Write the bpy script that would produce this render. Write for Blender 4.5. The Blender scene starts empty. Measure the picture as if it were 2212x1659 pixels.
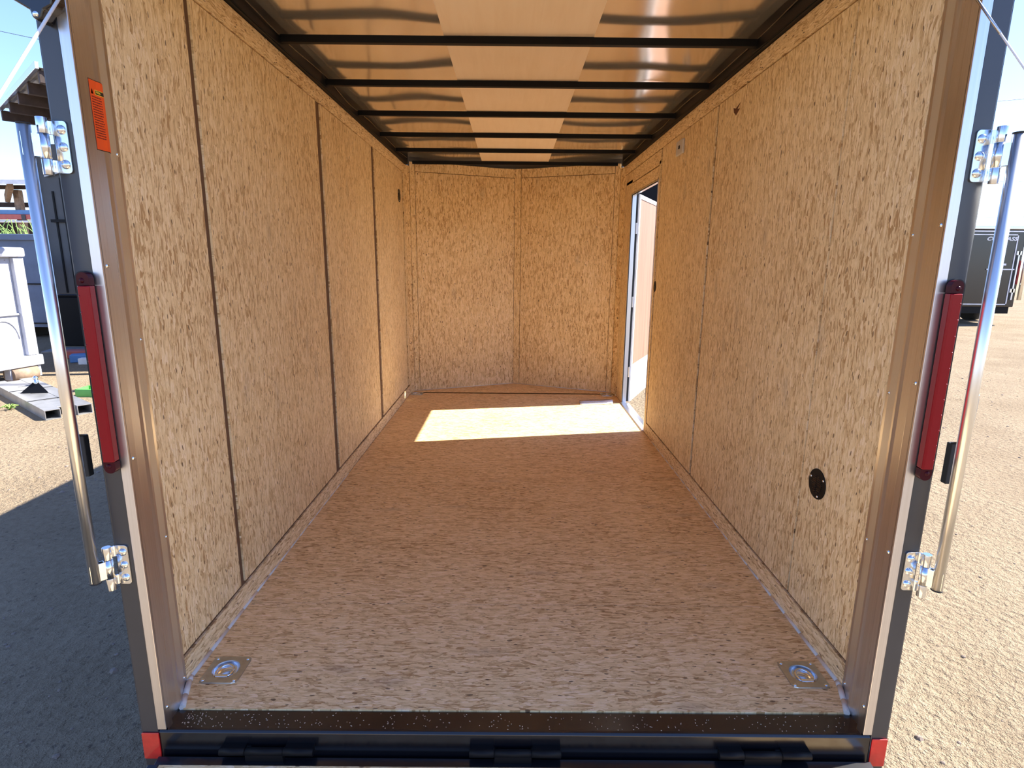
import bpy, bmesh, math, random
from mathutils import Vector, Matrix, Euler
random.seed(7)
PI = math.pi
C = bpy.context.scene.collection
S = bpy.context.scene

# ------------------------------------------------------------------ camera, sky, sun, exposure
cam_d = bpy.data.cameras.new('camera')
cam_d.sensor_fit = 'HORIZONTAL'; cam_d.sensor_width = 36.0
cam_d.lens = 36.0 * 1232.16 / 2212.0
cam_d.clip_start = 0.02; cam_d.clip_end = 900
cam = bpy.data.objects.new('camera', cam_d); C.objects.link(cam)
RT = Vector((0.99995867, 0.00019287, 0.00908967))
UP = Vector((-0.00892849, 0.20943177, 0.9777825))
FW = Vector((0.00171508, 0.97782324, -0.20942484))
m3 = Matrix((RT, UP, -FW)).transposed()
cam.matrix_world = Matrix.Translation((-0.01707, 0.0, 1.09544)) @ m3.to_4x4()
S.camera = cam

SUN_TO = Vector((1.51, 0.28, 1.59)).normalized()
world = bpy.data.worlds.new('sky'); S.world = world; world.use_nodes = True
wn = world.node_tree.nodes; wl = world.node_tree.links; wn.clear()
wo = wn.new('ShaderNodeOutputWorld'); bg = wn.new('ShaderNodeBackground'); sk = wn.new('ShaderNodeTexSky')
sk.sky_type = 'NISHITA'; sk.sun_disc = False
sk.sun_elevation = math.asin(SUN_TO.z); sk.sun_rotation = math.atan2(SUN_TO.x, SUN_TO.y)
sk.altitude = 600; sk.air_density = 1.0; sk.dust_density = 0.3; sk.ozone_density = 3.5
bg.inputs['Strength'].default_value = 0.153
tint = wn.new('ShaderNodeMix'); tint.data_type = 'RGBA'; tint.blend_type = 'MULTIPLY'; tint.inputs[0].default_value = 1.0; tint.inputs[7].default_value = (0.80, 0.80, 0.95, 1)
wl.new(sk.outputs[0], tint.inputs[6]); wl.new(tint.outputs[2], bg.inputs[0]); wl.new(bg.outputs[0], wo.inputs[0])
sun_d = bpy.data.lights.new('sun', 'SUN'); sun_d.energy = 6.2; sun_d.angle = 0.0093; sun_d.color = (1.0, 0.95, 0.86)
sun = bpy.data.objects.new('sun', sun_d); C.objects.link(sun)
sun.rotation_euler = SUN_TO.to_track_quat('Z', 'Y').to_euler()
sun.location = (6, 2, 8)
S.view_settings.view_transform = 'Standard'; S.view_settings.look = 'None'
S.view_settings.gamma = 1.0; S.view_settings.use_curve_mapping = False
S.view_settings.exposure = 1.47
S.cycles.max_bounces = 16; S.cycles.diffuse_bounces = 10; S.cycles.glossy_bounces = 6
S.cycles.use_denoising = True

# ------------------------------------------------------------------ materials
class NT:
    def __init__(s, name):
        s.m = bpy.data.materials.new(name); s.m.use_nodes = True
        s.t = s.m.node_tree; s.t.nodes.clear()
        s.out = s.n('ShaderNodeOutputMaterial'); s.b = s.n('ShaderNodeBsdfPrincipled')
        s.l(s.b.outputs[0], s.out.inputs[0])
    def n(s, k, **kw):
        x = s.t.nodes.new(k)
        for a, v in kw.items(): setattr(x, a, v)
        return x
    def l(s, a, b): s.t.links.new(a, b)
    def set(s, sock, v):
        if hasattr(v, 'node'): s.l(v, sock)
        else: sock.default_value = v
    def math(s, op, a, b=0.0, c=None):
        x = s.n('ShaderNodeMath', operation=op); s.set(x.inputs[0], a); s.set(x.inputs[1], b)
        if c is not None: s.set(x.inputs[2], c)
        return x.outputs[0]
    def xyz(s, a, b, c=0.0):
        x = s.n('ShaderNodeCombineXYZ'); s.set(x.inputs[0], a); s.set(x.inputs[1], b); s.set(x.inputs[2], c); return x.outputs[0]
    def sep(s, v):
        x = s.n('ShaderNodeSeparateXYZ'); s.l(v, x.inputs[0]); return x.outputs
    def map(s, v, loc=(0, 0, 0), rot=0.0, sc=(1, 1, 1)):
        x = s.n('ShaderNodeMapping'); s.l(v, x.inputs[0]); x.inputs[1].default_value = loc
        x.inputs[2].default_value = (0, 0, rot); x.inputs[3].default_value = sc; return x.outputs[0]
    def noise(s, v, sc, det=4.0, rough=0.5, dist=0.0):
        x = s.n('ShaderNodeTexNoise'); s.l(v, x.inputs['Vector']); x.inputs['Scale'].default_value = sc
        x.inputs['Detail'].default_value = det; x.inputs['Roughness'].default_value = rough; x.inputs['Distortion'].default_value = dist
        return x.outputs['Fac'], x.outputs['Color']
    def vor(s, v, sc, rnd=1.0):
        x = s.n('ShaderNodeTexVoronoi', voronoi_dimensions='2D'); s.l(v, x.inputs['Vector'])
        x.inputs['Scale'].default_value = sc; x.inputs['Randomness'].default_value = rnd
        return x.outputs['Distance'], x.outputs['Color']
    def ramp(s, f, pts, interp='LINEAR'):
        x = s.n('ShaderNodeValToRGB'); s.set(x.inputs[0], f); e = x.color_ramp; e.interpolation = interp
        while len(e.elements) < len(pts): e.elements.new(0.5)
        for el, (p, c) in zip(e.elements, pts):
            el.position = p; el.color = (c[0], c[1], c[2], 1) if hasattr(c, '__len__') else (c, c, c, 1)
        return x.outputs[0]
    def mix(s, f, a, b, mode='MIX'):
        x = s.n('ShaderNodeMix', data_type='RGBA', blend_type=mode); s.set(x.inputs['Factor'], f)
        for k, v in ((6, a), (7, b)):
            if hasattr(v, 'node'): s.l(v, x.inputs[k])
            else: x.inputs[k].default_value = (v[0], v[1], v[2], 1)
        return x.outputs[2]
    def pos(s): return s.n('ShaderNodeNewGeometry').outputs['Position']
    def bump(s, h, st=0.3, d=0.002):
        x = s.n('ShaderNodeBump'); s.l(h, x.inputs['Height']); x.inputs['Strength'].default_value = st; x.inputs['Distance'].default_value = d
        s.l(x.outputs[0], s.b.inputs['Normal'])
    def p(s, **kw):
        for k, v in kw.items():
            k = {'base': 'Base Color', 'rough': 'Roughness', 'metal': 'Metallic', 'coat': 'Coat Weight', 'coat_r': 'Coat Roughness', 'trans': 'Transmission Weight', 'ior': 'IOR', 'spec': 'Specular IOR Level', 'sheen': 'Sheen Weight'}[k]
            if hasattr(v, 'node'): s.l(v, s.b.inputs[k])
            else: s.b.inputs[k].default_value = (v[0], v[1], v[2], 1) if hasattr(v, '__len__') else v
        return s

def osb(name, axes, dark=1.0, ang=0.0, sc=1.0, tone=(1, 1, 1)):
    """strand board; axes = (along, across) as indices of world x, y, z"""
    N = NT(name); P = N.sep(N.pos())
    v = N.xyz(P[axes[0]], P[axes[1]])
    nf, nc = N.noise(v, 9.0, 2.0)
    w = N.n('ShaderNodeVectorMath', operation='MULTIPLY_ADD'); N.l(nc, w.inputs[0]); w.inputs[1].default_value = (0.02, 0.02, 0); N.l(v, w.inputs[2])
    v = w.outputs[0]
    w = N.n('ShaderNodeVectorMath', operation='MULTIPLY_ADD'); N.l(N.noise(v, 38.0, 1.0)[1], w.inputs[0]); w.inputs[1].default_value = (0.009, 0.009, 0); N.l(v, w.inputs[2])
    v = w.outputs[0]
    cur = None; pri = None
    for i, (a, su, sv) in enumerate(((0.05, 30, 150), (0.62, 38, 190), (-0.55, 40, 180), (1.3, 50, 190), (-0.2, 26, 210), (0.3, 22, 260))):
        lv = N.map(v, (i * 3.7, i * 1.9, 0), a + ang, (su * sc, sv * sc, 1))
        d, c = N.vor(lv, 1.0)
        cs = N.sep(c)
        b = N.math('ADD', cs[0], N.math('MULTIPLY', N.math('SUBTRACT', N.noise(N.map(v, (i, 0, 0), a + ang, (30, 420, 1)), 1.0, 3.0)[0], 0.5), 0.55))
        b = N.math('SUBTRACT', b, N.math('MULTIPLY', N.math('GREATER_THAN', d, 0.52), 0.22))
        if cur is None: cur, pri = b, cs[1]
        else:
            g = N.math('GREATER_THAN', cs[1], pri)
            mx = N.n('ShaderNodeMix'); N.l(g, mx.inputs[0]); N.l(cur, mx.inputs[2]); N.l(b, mx.inputs[3]); cur = mx.outputs[0]
            pri = N.math('MAXIMUM', cs[1], pri)
    big = N.noise(v, 2.2, 3.0)[0]
    cur2 = N.math('ADD', cur, N.math('MULTIPLY', N.math('SUBTRACT', big, 0.5), 0.5))
    T = lambda c: (c[0] * tone[0], c[1] * tone[1], c[2] * tone[2])
    col = N.ramp(cur2, [(0.0, T((0.45, 0.27, 0.115))), (0.12, T((0.645, 0.455, 0.23))), (0.40, T((0.77, 0.568, 0.30))), (0.75, T((0.83, 0.64, 0.36))), (1.0, T((0.88, 0.70, 0.46)))])
    # thin dark curved strand edges
    e1 = N.noise(N.map(v, (3, 8, 0), ang, (34, 120, 1)), 1.0, 2.0, 0.55, 0.8)[0]; e2 = N.noise(N.map(v, (6, 1, 0), 0.7 + ang, (30, 90, 1)), 1.0, 2.0, 0.5, 0.6)[0]
    l1 = N.math('SUBTRACT', 1.0, N.math('MULTIPLY', N.math('ABSOLUTE', N.math('SUBTRACT', e1, 0.5)), 42.0)); l2 = N.math('SUBTRACT', 1.0, N.math('MULTIPLY', N.math('ABSOLUTE', N.math('SUBTRACT', e2, 0.5)), 60.0))
    gate = N.ramp(N.noise(v, 26.0, 2.0)[0], [(0.45, 0.0), (0.60, 1.0)])
    ln = N.math('MULTIPLY', N.math('MULTIPLY', N.math('MAXIMUM', N.math('MAXIMUM', l1, l2), 0.0), gate), 0.50)
    col = N.mix(ln, col, T((0.34, 0.20, 0.09)))
    # dark bark flecks and pits
    fd, fc = N.vor(N.map(v, (9, 4, 0), 0.1 + ang, (26, 60, 1)), 1.0)
    f1 = N.math('MULTIPLY', N.math('GREATER_THAN', N.sep(fc)[1], 0.972), N.math('LESS_THAN', fd, N.math('MULTIPLY', N.sep(fc)[0], 0.22)))
    fd2, fc2 = N.vor(N.map(v, (2, 7, 0), -0.3 + ang, (55, 190, 1)), 1.0)
    f2 = N.math('MULTIPLY', N.math('GREATER_THAN', N.sep(fc2)[1], 0.982), N.math('LESS_THAN', fd2, 0.36))
    col = N.mix(N.math('MULTIPLY', N.math('MAXIMUM', f1, f2), 0.85), col, (0.10, 0.05, 0.025))
    # greyish long stains
    gd, gc = N.vor(N.map(v, (1, 3, 0), 0.0, (2.6, 7.0, 1)), 1.0)
    st = N.math('MULTIPLY', N.math('GREATER_THAN', N.sep(gc)[2], 0.86), N.math('SUBTRACT', 1.0, N.math('MULTIPLY', gd, 5.0)))
    st = N.math('MULTIPLY', N.math('MAXIMUM', st, 0.0), N.math('MULTIPLY', N.noise(v, 40.0, 3.0)[0], 0.8))
    col = N.mix(st, col, (0.36, 0.26, 0.17))
    N.p(base=col, rough=0.62, spec=0.35); N.bump(cur, 0.35, 0.0012)
    return N.m

def flat(name, col, rough=0.5, metal=0.0, var=0.12, vs=6.0, **kw):
    N = NT(name); f = N.noise(N.pos(), vs, 4.0, 0.6)[0]
    k = N.ramp(f, [(0.3, 1.0 - var), (0.7, 1.0 + var)])
    c = N.mix(1.0, col, k, 'MULTIPLY'); N.p(base=c, rough=rough, metal=metal, **kw)
    return N.m

def brushed(name, col, rough=0.3, axis=2, amt=0.12, metal=1.0):
    N = NT(name); P = N.pos(); sc = [260, 260, 260]; sc[axis] = 3
    f = N.noise(N.map(P, sc=tuple(sc)), 1.0, 3.0)[0]
    r = N.math('ADD', rough - amt / 2, N.math('MULTIPLY', f, amt))
    N.p(base=N.mix(1.0, col, N.ramp(f, [(0.2, 0.92), (0.8, 1.05)]), 'MULTIPLY'), rough=r, metal=metal)
    return N.m

M = {}
M['osb_wall'] = osb('osb_wall', (2, 1))
M['osb_strip_long'] = osb('osb_strip_long', (1, 2), tone=(1.03, 1.03, 1.05))
M['osb_floor'] = osb('osb_floor', (0, 1), tone=(0.99, 0.92, 0.86))
M['osb_nose'] = osb('osb_nose', (2, 0), ang=0.4, sc=0.8, tone=(0.97, 0.93, 0.88))
M['osb_nose_strip'] = osb('osb_nose_strip', (2, 0), tone=(0.98, 0.95, 0.9))
M['edge_dark'] = flat('dark_joint_board', (0.13, 0.065, 0.030), 0.8)
M['black'] = flat('black_gloss_paint', (0.006, 0.006, 0.008), 0.22, coat=0.4, coat_r=0.15)
M['black_satin'] = flat('black_satin_paint', (0.005, 0.005, 0.006), 0.5, spec=0.15)
M['charcoal'] = flat('charcoal_painted_aluminium', (0.030, 0.032, 0.036), 0.38, coat=0.35, coat_r=0.25)
M['charcoal2'] = flat('dark_grey_painted_steel', (0.052, 0.055, 0.060), 0.5)
M['rubber'] = flat('black_rubber', (0.014, 0.015, 0.016), 0.7)
M['alu'] = brushed('mill_aluminium', (0.66, 0.665, 0.69), 0.30)
M['alu_strip'] = brushed('bright_aluminium_strip', (0.70, 0.69, 0.71), 0.34)
M['zinc'] = flat('zinc_plated_steel', (0.74, 0.77, 0.80), 0.17, 1.0, var=0.10, vs=30)
M['zinc_dull'] = flat('galvanised_plate', (0.50, 0.50, 0.49), 0.33, 1.0, var=0.14, vs=40)
M['zinc_warm'] = brushed('zinc_tube', (0.82, 0.82, 0.80), 0.30, 2, 0.12)
M['white_plastic'] = flat('pale_grey_plastic', (0.55, 0.52, 0.50), 0.4)
M['caulk'] = flat('white_caulk', (0.62, 0.58, 0.54), 0.55)
M['sawdust'] = flat('sawdust', (0.72, 0.62, 0.48), 0.8)
M['orange'] = flat('orange_vinyl', (0.80, 0.085, 0.012), 0.35, var=0.04)
M['label_ink'] = flat('dark_print', (0.16, 0.015, 0.008), 0.5)
M['label_black'] = flat('black_print', (0.012, 0.012, 0.01), 0.4)
M['yellow'] = flat('yellow_print', (0.85, 0.62, 0.05), 0.4)
M['white'] = flat('white_paint', (0.80, 0.80, 0.80), 0.45)
M['paper'] = flat('paper', (0.82, 0.81, 0.84), 0.6)
M['cable'] = flat('white_coated_cable', (0.78, 0.77, 0.74), 0.45)
M['green'] = flat('green_plastic', (0.12, 0.42, 0.10), 0.5)
M['blue'] = flat('faded_blue_paint', (0.10, 0.25, 0.52), 0.5)
M['red'] = flat('faded_red_paint', (0.50, 0.12, 0.10), 0.5)
M['grey_blue'] = flat('grey_blue_container_paint', (0.12, 0.16, 0.235), 0.55, var=0.2, vs=2)
M['steel'] = flat('raw_grey_steel', (0.36, 0.36, 0.36), 0.42, 0.6, var=0.2)
M['timber'] = flat('weathered_timber', (0.27, 0.19, 0.13), 0.8, var=0.3, vs=12)
M['timber_dark'] = flat('dark_brown_timber', (0.05, 0.033, 0.028), 0.8, var=0.3, vs=12)
M['roof_sheet'] = flat('corrugated_sheet', (0.33, 0.32, 0.31), 0.5, 0.5, var=0.3)
M['weed'] = flat('weed_green', (0.22, 0.34, 0.08), 0.7)
M['tyre'] = flat('tyre_rubber', (0.02, 0.02, 0.02), 0.8)

N = NT('roof_skin_metal'); f = N.noise(N.pos(), 5.0, 3.0)[0]
N.p(base=(1.0, 0.95, 0.87), metal=0.88, rough=N.math('ADD', 0.10, N.math('MULTIPLY', f, 0.07))); M['roof'] = N.m
N = NT('plywood_veneer'); P = N.pos(); f = N.noise(N.map(P, sc=(40, 3, 3)), 1.0, 4.0, 0.6, 0.4)[0]; g = N.noise(P, 3.0, 3.0)[0]
c = N.ramp(N.math('ADD', N.math('MULTIPLY', f, 0.5), N.math('MULTIPLY', g, 0.5)), [(0.25, (0.80, 0.63, 0.43)), (0.55, (0.87, 0.71, 0.52)), (0.8, (0.90, 0.76, 0.58))])
N.p(base=c, rough=0.6); M['ply'] = N.m
N = NT('luan_door_board'); P = N.pos(); f = N.noise(N.map(P, sc=(22, 22, 1.2)), 1.0, 4.0, 0.6, 0.6)[0]
N.p(base=N.ramp(f, [(0.3, (0.24, 0.125, 0.078)), (0.7, (0.33, 0.19, 0.125))]), rough=0.6); M['luan'] = N.m
N = NT('red_lens'); N.p(base=(0.21, 0.002, 0.008), rough=0.22, coat=0.0, spec=0.25)
f = N.noise(N.map(N.pos(), sc=(1, 1, 1)), 60.0, 2.0)[0]; N.bump(f, 0.08, 0.001); M['lens'] = N.m
M['lens_dark'] = flat('dark_red_lens_end', (0.040, 0.002, 0.007), 0.3, spec=0.15)
N = NT('red_reflective_tape'); d, cc = N.vor(N.map(N.pos(), rot=0, sc=(90, 1, 90)), 1.0)
N.p(base=N.ramp(N.noise(N.pos(), 40)[0], [(0.3, (0.55, 0.008, 0.008)), (0.7, (0.72, 0.02, 0.015))]), rough=0.28, coat=0.5); M['reflector'] = N.m
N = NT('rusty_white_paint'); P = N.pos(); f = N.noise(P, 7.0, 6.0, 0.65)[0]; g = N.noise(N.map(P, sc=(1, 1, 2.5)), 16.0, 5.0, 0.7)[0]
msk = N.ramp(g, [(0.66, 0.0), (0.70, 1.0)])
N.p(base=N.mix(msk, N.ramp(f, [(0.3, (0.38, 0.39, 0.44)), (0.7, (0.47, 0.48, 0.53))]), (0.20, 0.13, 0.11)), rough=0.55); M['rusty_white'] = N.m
# dirt yard
N = NT('sandy_dirt'); P = N.pos(); sx = N.sep(P)
a = N.noise(P, 1.1, 6.0, 0.6)[0]; b = N.noise(P, 26.0, 5.0, 0.65)[0]; c2 = N.noise(P, 140.0, 3.0, 0.6)[0]
fac = N.math('ADD', N.math('ADD', N.math('MULTIPLY', a, 0.4), N.math('MULTIPLY', b, 0.4)), N.math('MULTIPLY', c2, 0.25))
col = N.ramp(fac, [(0.30, (0.175, 0.123, 0.073)), (0.44, (0.335, 0.252, 0.163)), (0.60, (0.44, 0.340, 0.228)), (0.85, (0.54, 0.435, 0.305))])
d, cc = N.vor(P, 34.0); peb = N.math('MULTIPLY', N.math('GREATER_THAN', N.sep(cc)[0], 0.93), N.math('LESS_THAN', d, 0.26))
col = N.mix(N.math('MULTIPLY', peb, 0.6), col, (0.17, 0.13, 0.10))
# tyre tracks: bands of lugs across the yard
tr = N.map(P, (0.3, 0, 0), 0.42, (1, 1, 1)); ts = N.sep(tr)
wob = N.noise(P, 0.5, 2.0)[0]
band = N.math('PINGPONG', N.math('ADD', ts[1], N.math('MULTIPLY', wob, 1.6)), 0.9)
bm_ = N.math('LESS_THAN', band, 0.22)
lug = N.math('SINE', N.math('MULTIPLY', N.math('ADD', ts[0], N.math('MULTIPLY', band, 0.9)), 70.0))
hgt = N.math('ADD', N.math('MULTIPLY', N.math('MULTIPLY', bm_, lug), 0.06), N.math('ADD', N.math('MULTIPLY', b, 1.5), N.math('MULTIPLY', c2, 0.35)))
hgt = N.math('ADD', hgt, N.math('MULTIPLY', a, 1.5))
N.p(base=col, rough=0.95, spec=0.1); N.bump(hgt, 1.0, 0.05); M['dirt'] = N.m

# ------------------------------------------------------------------ mesh helpers
class MB:
    def __init__(s): s.v = []; s.f = []; s.sm = []
    def add(s, vs, fs, smooth=False):
        o = len(s.v); s.v += [Vector(p) for p in vs]; s.f += [tuple(o + i for i in f) for f in fs]; s.sm += [smooth] * len(fs); return s
    def box(s, x0, x1, y0, y1, z0, z1):
        x0, x1 = min(x0, x1), max(x0, x1); y0, y1 = min(y0, y1), max(y0, y1); z0, z1 = min(z0, z1), max(z0, z1)
        return s.add([(x0, y0, z0), (x1, y0, z0), (x1, y1, z0), (x0, y1, z0), (x0, y0, z1), (x1, y0, z1), (x1, y1, z1), (x0, y1, z1)],
                     [(3, 2, 1, 0), (4, 5, 6, 7), (0, 1, 5, 4), (1, 2, 6, 5), (2, 3, 7, 6), (3, 0, 4, 7)])
    def obox(s, c, ex, ey, ez, hx, hy, hz):
        c = Vector(c); ex = Vector(ex).normalized() * hx; ey = Vector(ey).normalized() * hy; ez = Vector(ez).normalized() * hz
        P = [c + a * ex + b * ey + d * ez for d in (-1, 1) for a, b in ((-1, -1), (1, -1), (1, 1), (-1, 1))]
        F = [(3, 2, 1, 0), (4, 5, 6, 7), (0, 1, 5, 4), (1, 2, 6, 5), (2, 3, 7, 6), (3, 0, 4, 7)]
        if ex.cross(ey).dot(ez) < 0: F = [tuple(reversed(f)) for f in F]
        return s.add(P, F)
    def prism(s, poly, a, b, axis='z'):
        """poly of 2-D points extruded between a and b along axis"""
        def mk(p, t): return {'z': (p[0], p[1], t), 'y': (p[0], t, p[1]), 'x': (t, p[0], p[1])}[axis]
        n = len(poly); area = sum(poly[i][0] * poly[(i + 1) % n][1] - poly[(i + 1) % n][0] * poly[i][1] for i in range(n))
        flip = (area < 0) ^ (axis == 'y') ^ (b < a)
        F = [tuple(range(n))[::-1], tuple(range(n, 2 * n))] + [(i, (i + 1) % n, n + (i + 1) % n, n + i) for i in range(n)]
        if flip: F = [tuple(reversed(f)) for f in F]
        return s.add([mk(p, a) for p in poly] + [mk(p, b) for p in poly], F)
    def cyl(s, p0, p1, r0, r1=None, n=16, cap=True):
        p0 = Vector(p0); p1 = Vector(p1); r1 = r0 if r1 is None else r1
        d = (p1 - p0).normalized(); u = d.orthogonal().normalized(); w = d.cross(u)
        V = [p0 + (u * math.cos(2 * PI * i / n) + w * math.sin(2 * PI * i / n)) * r0 for i in range(n)] + [p1 + (u * math.cos(2 * PI * i / n) + w * math.sin(2 * PI * i / n)) * r1 for i in range(n)]
        s.add(V, [(i, (i + 1) % n, n + (i + 1) % n, n + i) for i in range(n)], True)
        if cap: o = len(s.v) - 2 * n; s.f += [tuple(o + i for i in range(n))[::-1], tuple(o + n + i for i in range(n))]; s.sm += [False, False]
        return s
    def dome(s, c, d, r, h, n=12, k=4):
        """shallow dome (bolt head) with base centre c, along d"""
        c = Vector(c); d = Vector(d).normalized(); u = d.orthogonal().normalized(); w = d.cross(u)
        V = []; F = []
        for j in range(k):
            a = PI / 2 * j / k
            V += [c + (u * math.cos(2 * PI * i / n) + w * math.sin(2 * PI * i / n)) * r * math.cos(a) + d * h * math.sin(a) for i in range(n)]
        V.append(c + d * h)
        for j in range(k - 1): F += [(j * n + i, j * n + (i + 1) % n, (j + 1) * n + (i + 1) % n, (j + 1) * n + i) for i in range(n)]
        F += [((k - 1) * n + i, (k - 1) * n + (i + 1) % n, k * n) for i in range(n)]
        return s.add(V, F, True)
    def lathe(s, prof, c=(0, 0, 0), n=32):
        c = Vector(c); V = []; F = []
        for r, z in prof: V += [c + Vector((r * math.cos(2 * PI * i / n), r * math.sin(2 * PI * i / n), z)) for i in range(n)]
        for j in range(len(prof) - 1): F += [(j * n + i, j * n + (i + 1) % n, (j + 1) * n + (i + 1) % n, (j + 1) * n + i) for i in range(n)]
        return s.add(V, F, True)
    def tube(s, pts, r, n=8, closed=False):
        pts = [Vector(p) for p in pts]; m = len(pts); V = []; F = []; u = None
        for i, p in enumerate(pts):
            a = pts[i - 1] if i or closed else pts[0]; b = pts[(i + 1) % m] if i < m - 1 or closed else pts[-1]
            d = (b - a).normalized()
            u = d.orthogonal().normalized() if u is None else (u - d * u.dot(d)).normalized()
            w = d.cross(u); V += [p + (u * math.cos(2 * PI * k / n) + w * math.sin(2 * PI * k / n)) * r for k in range(n)]
        for i in range(m if closed else m - 1):
            j = (i + 1) % m; F += [(i * n + k, i * n + (k + 1) % n, j * n + (k + 1) % n, j * n + k) for k in range(n)]
        s.add(V, F, True)
        if not closed: o = len(s.v) - m * n; s.f += [tuple(o + k for k in range(n))[::-1], tuple(o + (m - 1) * n + k for k in range(n))]; s.sm += [False, False]
        return s
    def build(s, name, mat, parent=None, loc=None, bevel=0.0, seg=2, world=True):
        """link as one mesh; vertices are world points unless world=False (then they are local to the parent)"""
        me = bpy.data.meshes.new(name)
        off = Vector((0, 0, 0))
        if parent is not None and world:
            q = parent
            while q: off += q.location; q = q.parent
        elif parent is None and world:
            if loc is None:
                xs = [v.x for v in s.v]; ys = [v.y for v in s.v]; zs = [v.z for v in s.v]
                loc = Vector(((min(xs) + max(xs)) / 2, (min(ys) + max(ys)) / 2, min(zs)))
            off = Vector(loc)
        me.from_pydata([tuple(v - off) for v in s.v], [], s.f)
        me.polygons.foreach_set('use_smooth', s.sm)
        me.materials.append(M[mat] if isinstance(mat, str) else mat); me.update()
        o = bpy.data.objects.new(name, me); C.objects.link(o)
        if parent is not None: o.parent = parent
        elif world: o.location = off
        if bevel > 0:
            b = o.modifiers.new('bevel', 'BEVEL'); b.width = bevel; b.segments = seg; b.limit_method = 'ANGLE'; b.angle_limit = 0.6
        return o

def thing(name, label, cat, loc, group=None):
    o = bpy.data.objects.new(name, None); C.objects.link(o); o.location = loc; o.empty_display_size = 0.05
    return tag(o, label, cat, group)
def tag(o, label=None, cat=None, group=None, kind=None):
    if label: o['label'] = label
    if cat: o['category'] = cat
    if group: o['group'] = group
    if kind: o['kind'] = kind
    return o
def struct(o, label=None, cat=None): return tag(o, label, cat, kind='structure')
def sroot(name, loc, label=None, cat=None):
    o = bpy.data.objects.new(name, None); C.objects.link(o); o.location = loc; return struct(o, label, cat)
def copy_tree(o, parent=None):
    c = o.copy(); C.objects.link(c); c.parent = parent
    for ch in [x for x in bpy.data.objects if x.parent == o]: copy_tree(ch, c)
    return c
def rrect(x0, x1, y0, y1, r, k=4):
    P = []
    for cx, cy, a0 in ((x1 - r, y1 - r, 0), (x0 + r, y1 - r, PI / 2), (x0 + r, y0 + r, PI), (x1 - r, y0 + r, 3 * PI / 2)):
        P += [(cx + r * math.cos(a0 + PI / 2 * i / k), cy + r * math.sin(a0 + PI / 2 * i / k)) for i in range(k + 1)]
    return P

W = 0.868; H = 1.835; Y0 = 1.309; YE = 4.72; G = -0.50; YR = 1.155
PT = 0.010      # board thickness

# ------------------------------------------------------------------ ground
bm = MB(); bm.add([(-260, -260, G), (260, -260, G), (260, 260, G), (-260, 260, G)], [(0, 1, 2, 3)])
struct(bm.build('ground', 'dirt', loc=(0, 0, G)), 'pale sandy dirt yard around the trailer', 'ground')

# ------------------------------------------------------------------ floor
fl = MB()
def hole_strip(x0, x1, y0, y1, holes):
    """rectangles that cover x0..x1, y0..y1 except for square holes (cx, cy, h)"""
    ys = sorted({y0, y1} | {c for _, cy, h in holes for c in (cy - h, cy + h)}); out = []
    for a, b in zip(ys[:-1], ys[1:]):
        mid = (a + b) / 2; xs = [x0]
        for cx, cy, h in sorted(holes):
            if cy - h < mid < cy + h: xs += [cx - h, cx + h]
        xs.append(x1)
        for i in range(0, len(xs), 2): out.append((xs[i], xs[i + 1], a, b))
    return out
RH = 0.039
rings = [(-0.787, 1.357), (0.787, 1.357), (-0.810, 4.69), (0.795, 4.71)]
floor = MB().box(-W, W, 1.23, YE + 0.03, -0.060, -0.034).prism([(-W, YE + 0.03), (W, YE + 0.03), (0.0, 5.19)], -0.060, -0.034).build('floor', 'black_satin')
struct(floor, 'strand board deck of the cargo trailer', 'floor')
fys = [1.220, 1.672, 2.683, 3.560, YE]
for a, b in zip(fys[:-1], fys[1:]):
    g = 0.0013; b2 = b - g if b < YE else b; a2 = a + g if a > 1.3 else a
    m = MB()
    for (x0, x1, ya, yb) in hole_strip(-W + 0.001, W - 0.001, max(a2, Y0 - 0.004), b2, [(x, y, RH) for x, y in rings if a2 < y < b2]): m.box(x0, x1, ya, yb, -0.018, 0.0)
    if a < 1.3:  # narrows between the metal jambs
        m.prism([(-0.826, a2), (0.830, a2 + 0.004), (0.862, Y0 - 0.004), (-0.862, Y0 - 0.004)], -0.018, 0.0)
    m.build('floor_panel', 'osb_floor', floor)
m = MB().prism([(-W, YE), (W, YE), (0.845, 4.805), (0.0, 5.15), (-0.845, 4.805)], -0.018, 0.0); m.build('floor_panel', 'osb_floor', floor)
# caulk along the foot of the walls
for sx in (-1, 1):
    pts = [(sx * 0.829, 1.221, 0.001), (sx * 0.845, 1.262, 0.001), (sx * 0.862, 1.312, 0.001)] + [(sx * (W - 0.001), 1.33 + 0.1 * i, 0.001) for i in range(int((2.9 if sx < 0 else 3.55) * 10) - 13)]
    m = MB()
    for i in range(len(pts) - 1):
        r = max(0.0024, 0.0075 - 0.0035 * max(0, (i - 2)) / 6)
        m.tube([pts[i], pts[i + 1]], r, 8)
    m.build('caulk_line', 'caulk', floor)
m = MB()
for a, b in (((-0.845, 4.803), (0, 5.148)), ((0, 5.148), (0.845, 4.803))): m.tube([(a[0], a[1] - 0.002, 0.002), (b[0], b[1] - 0.002, 0.002)], 0.003, 6)
m.build('caulk_line', 'caulk', floor)

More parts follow.
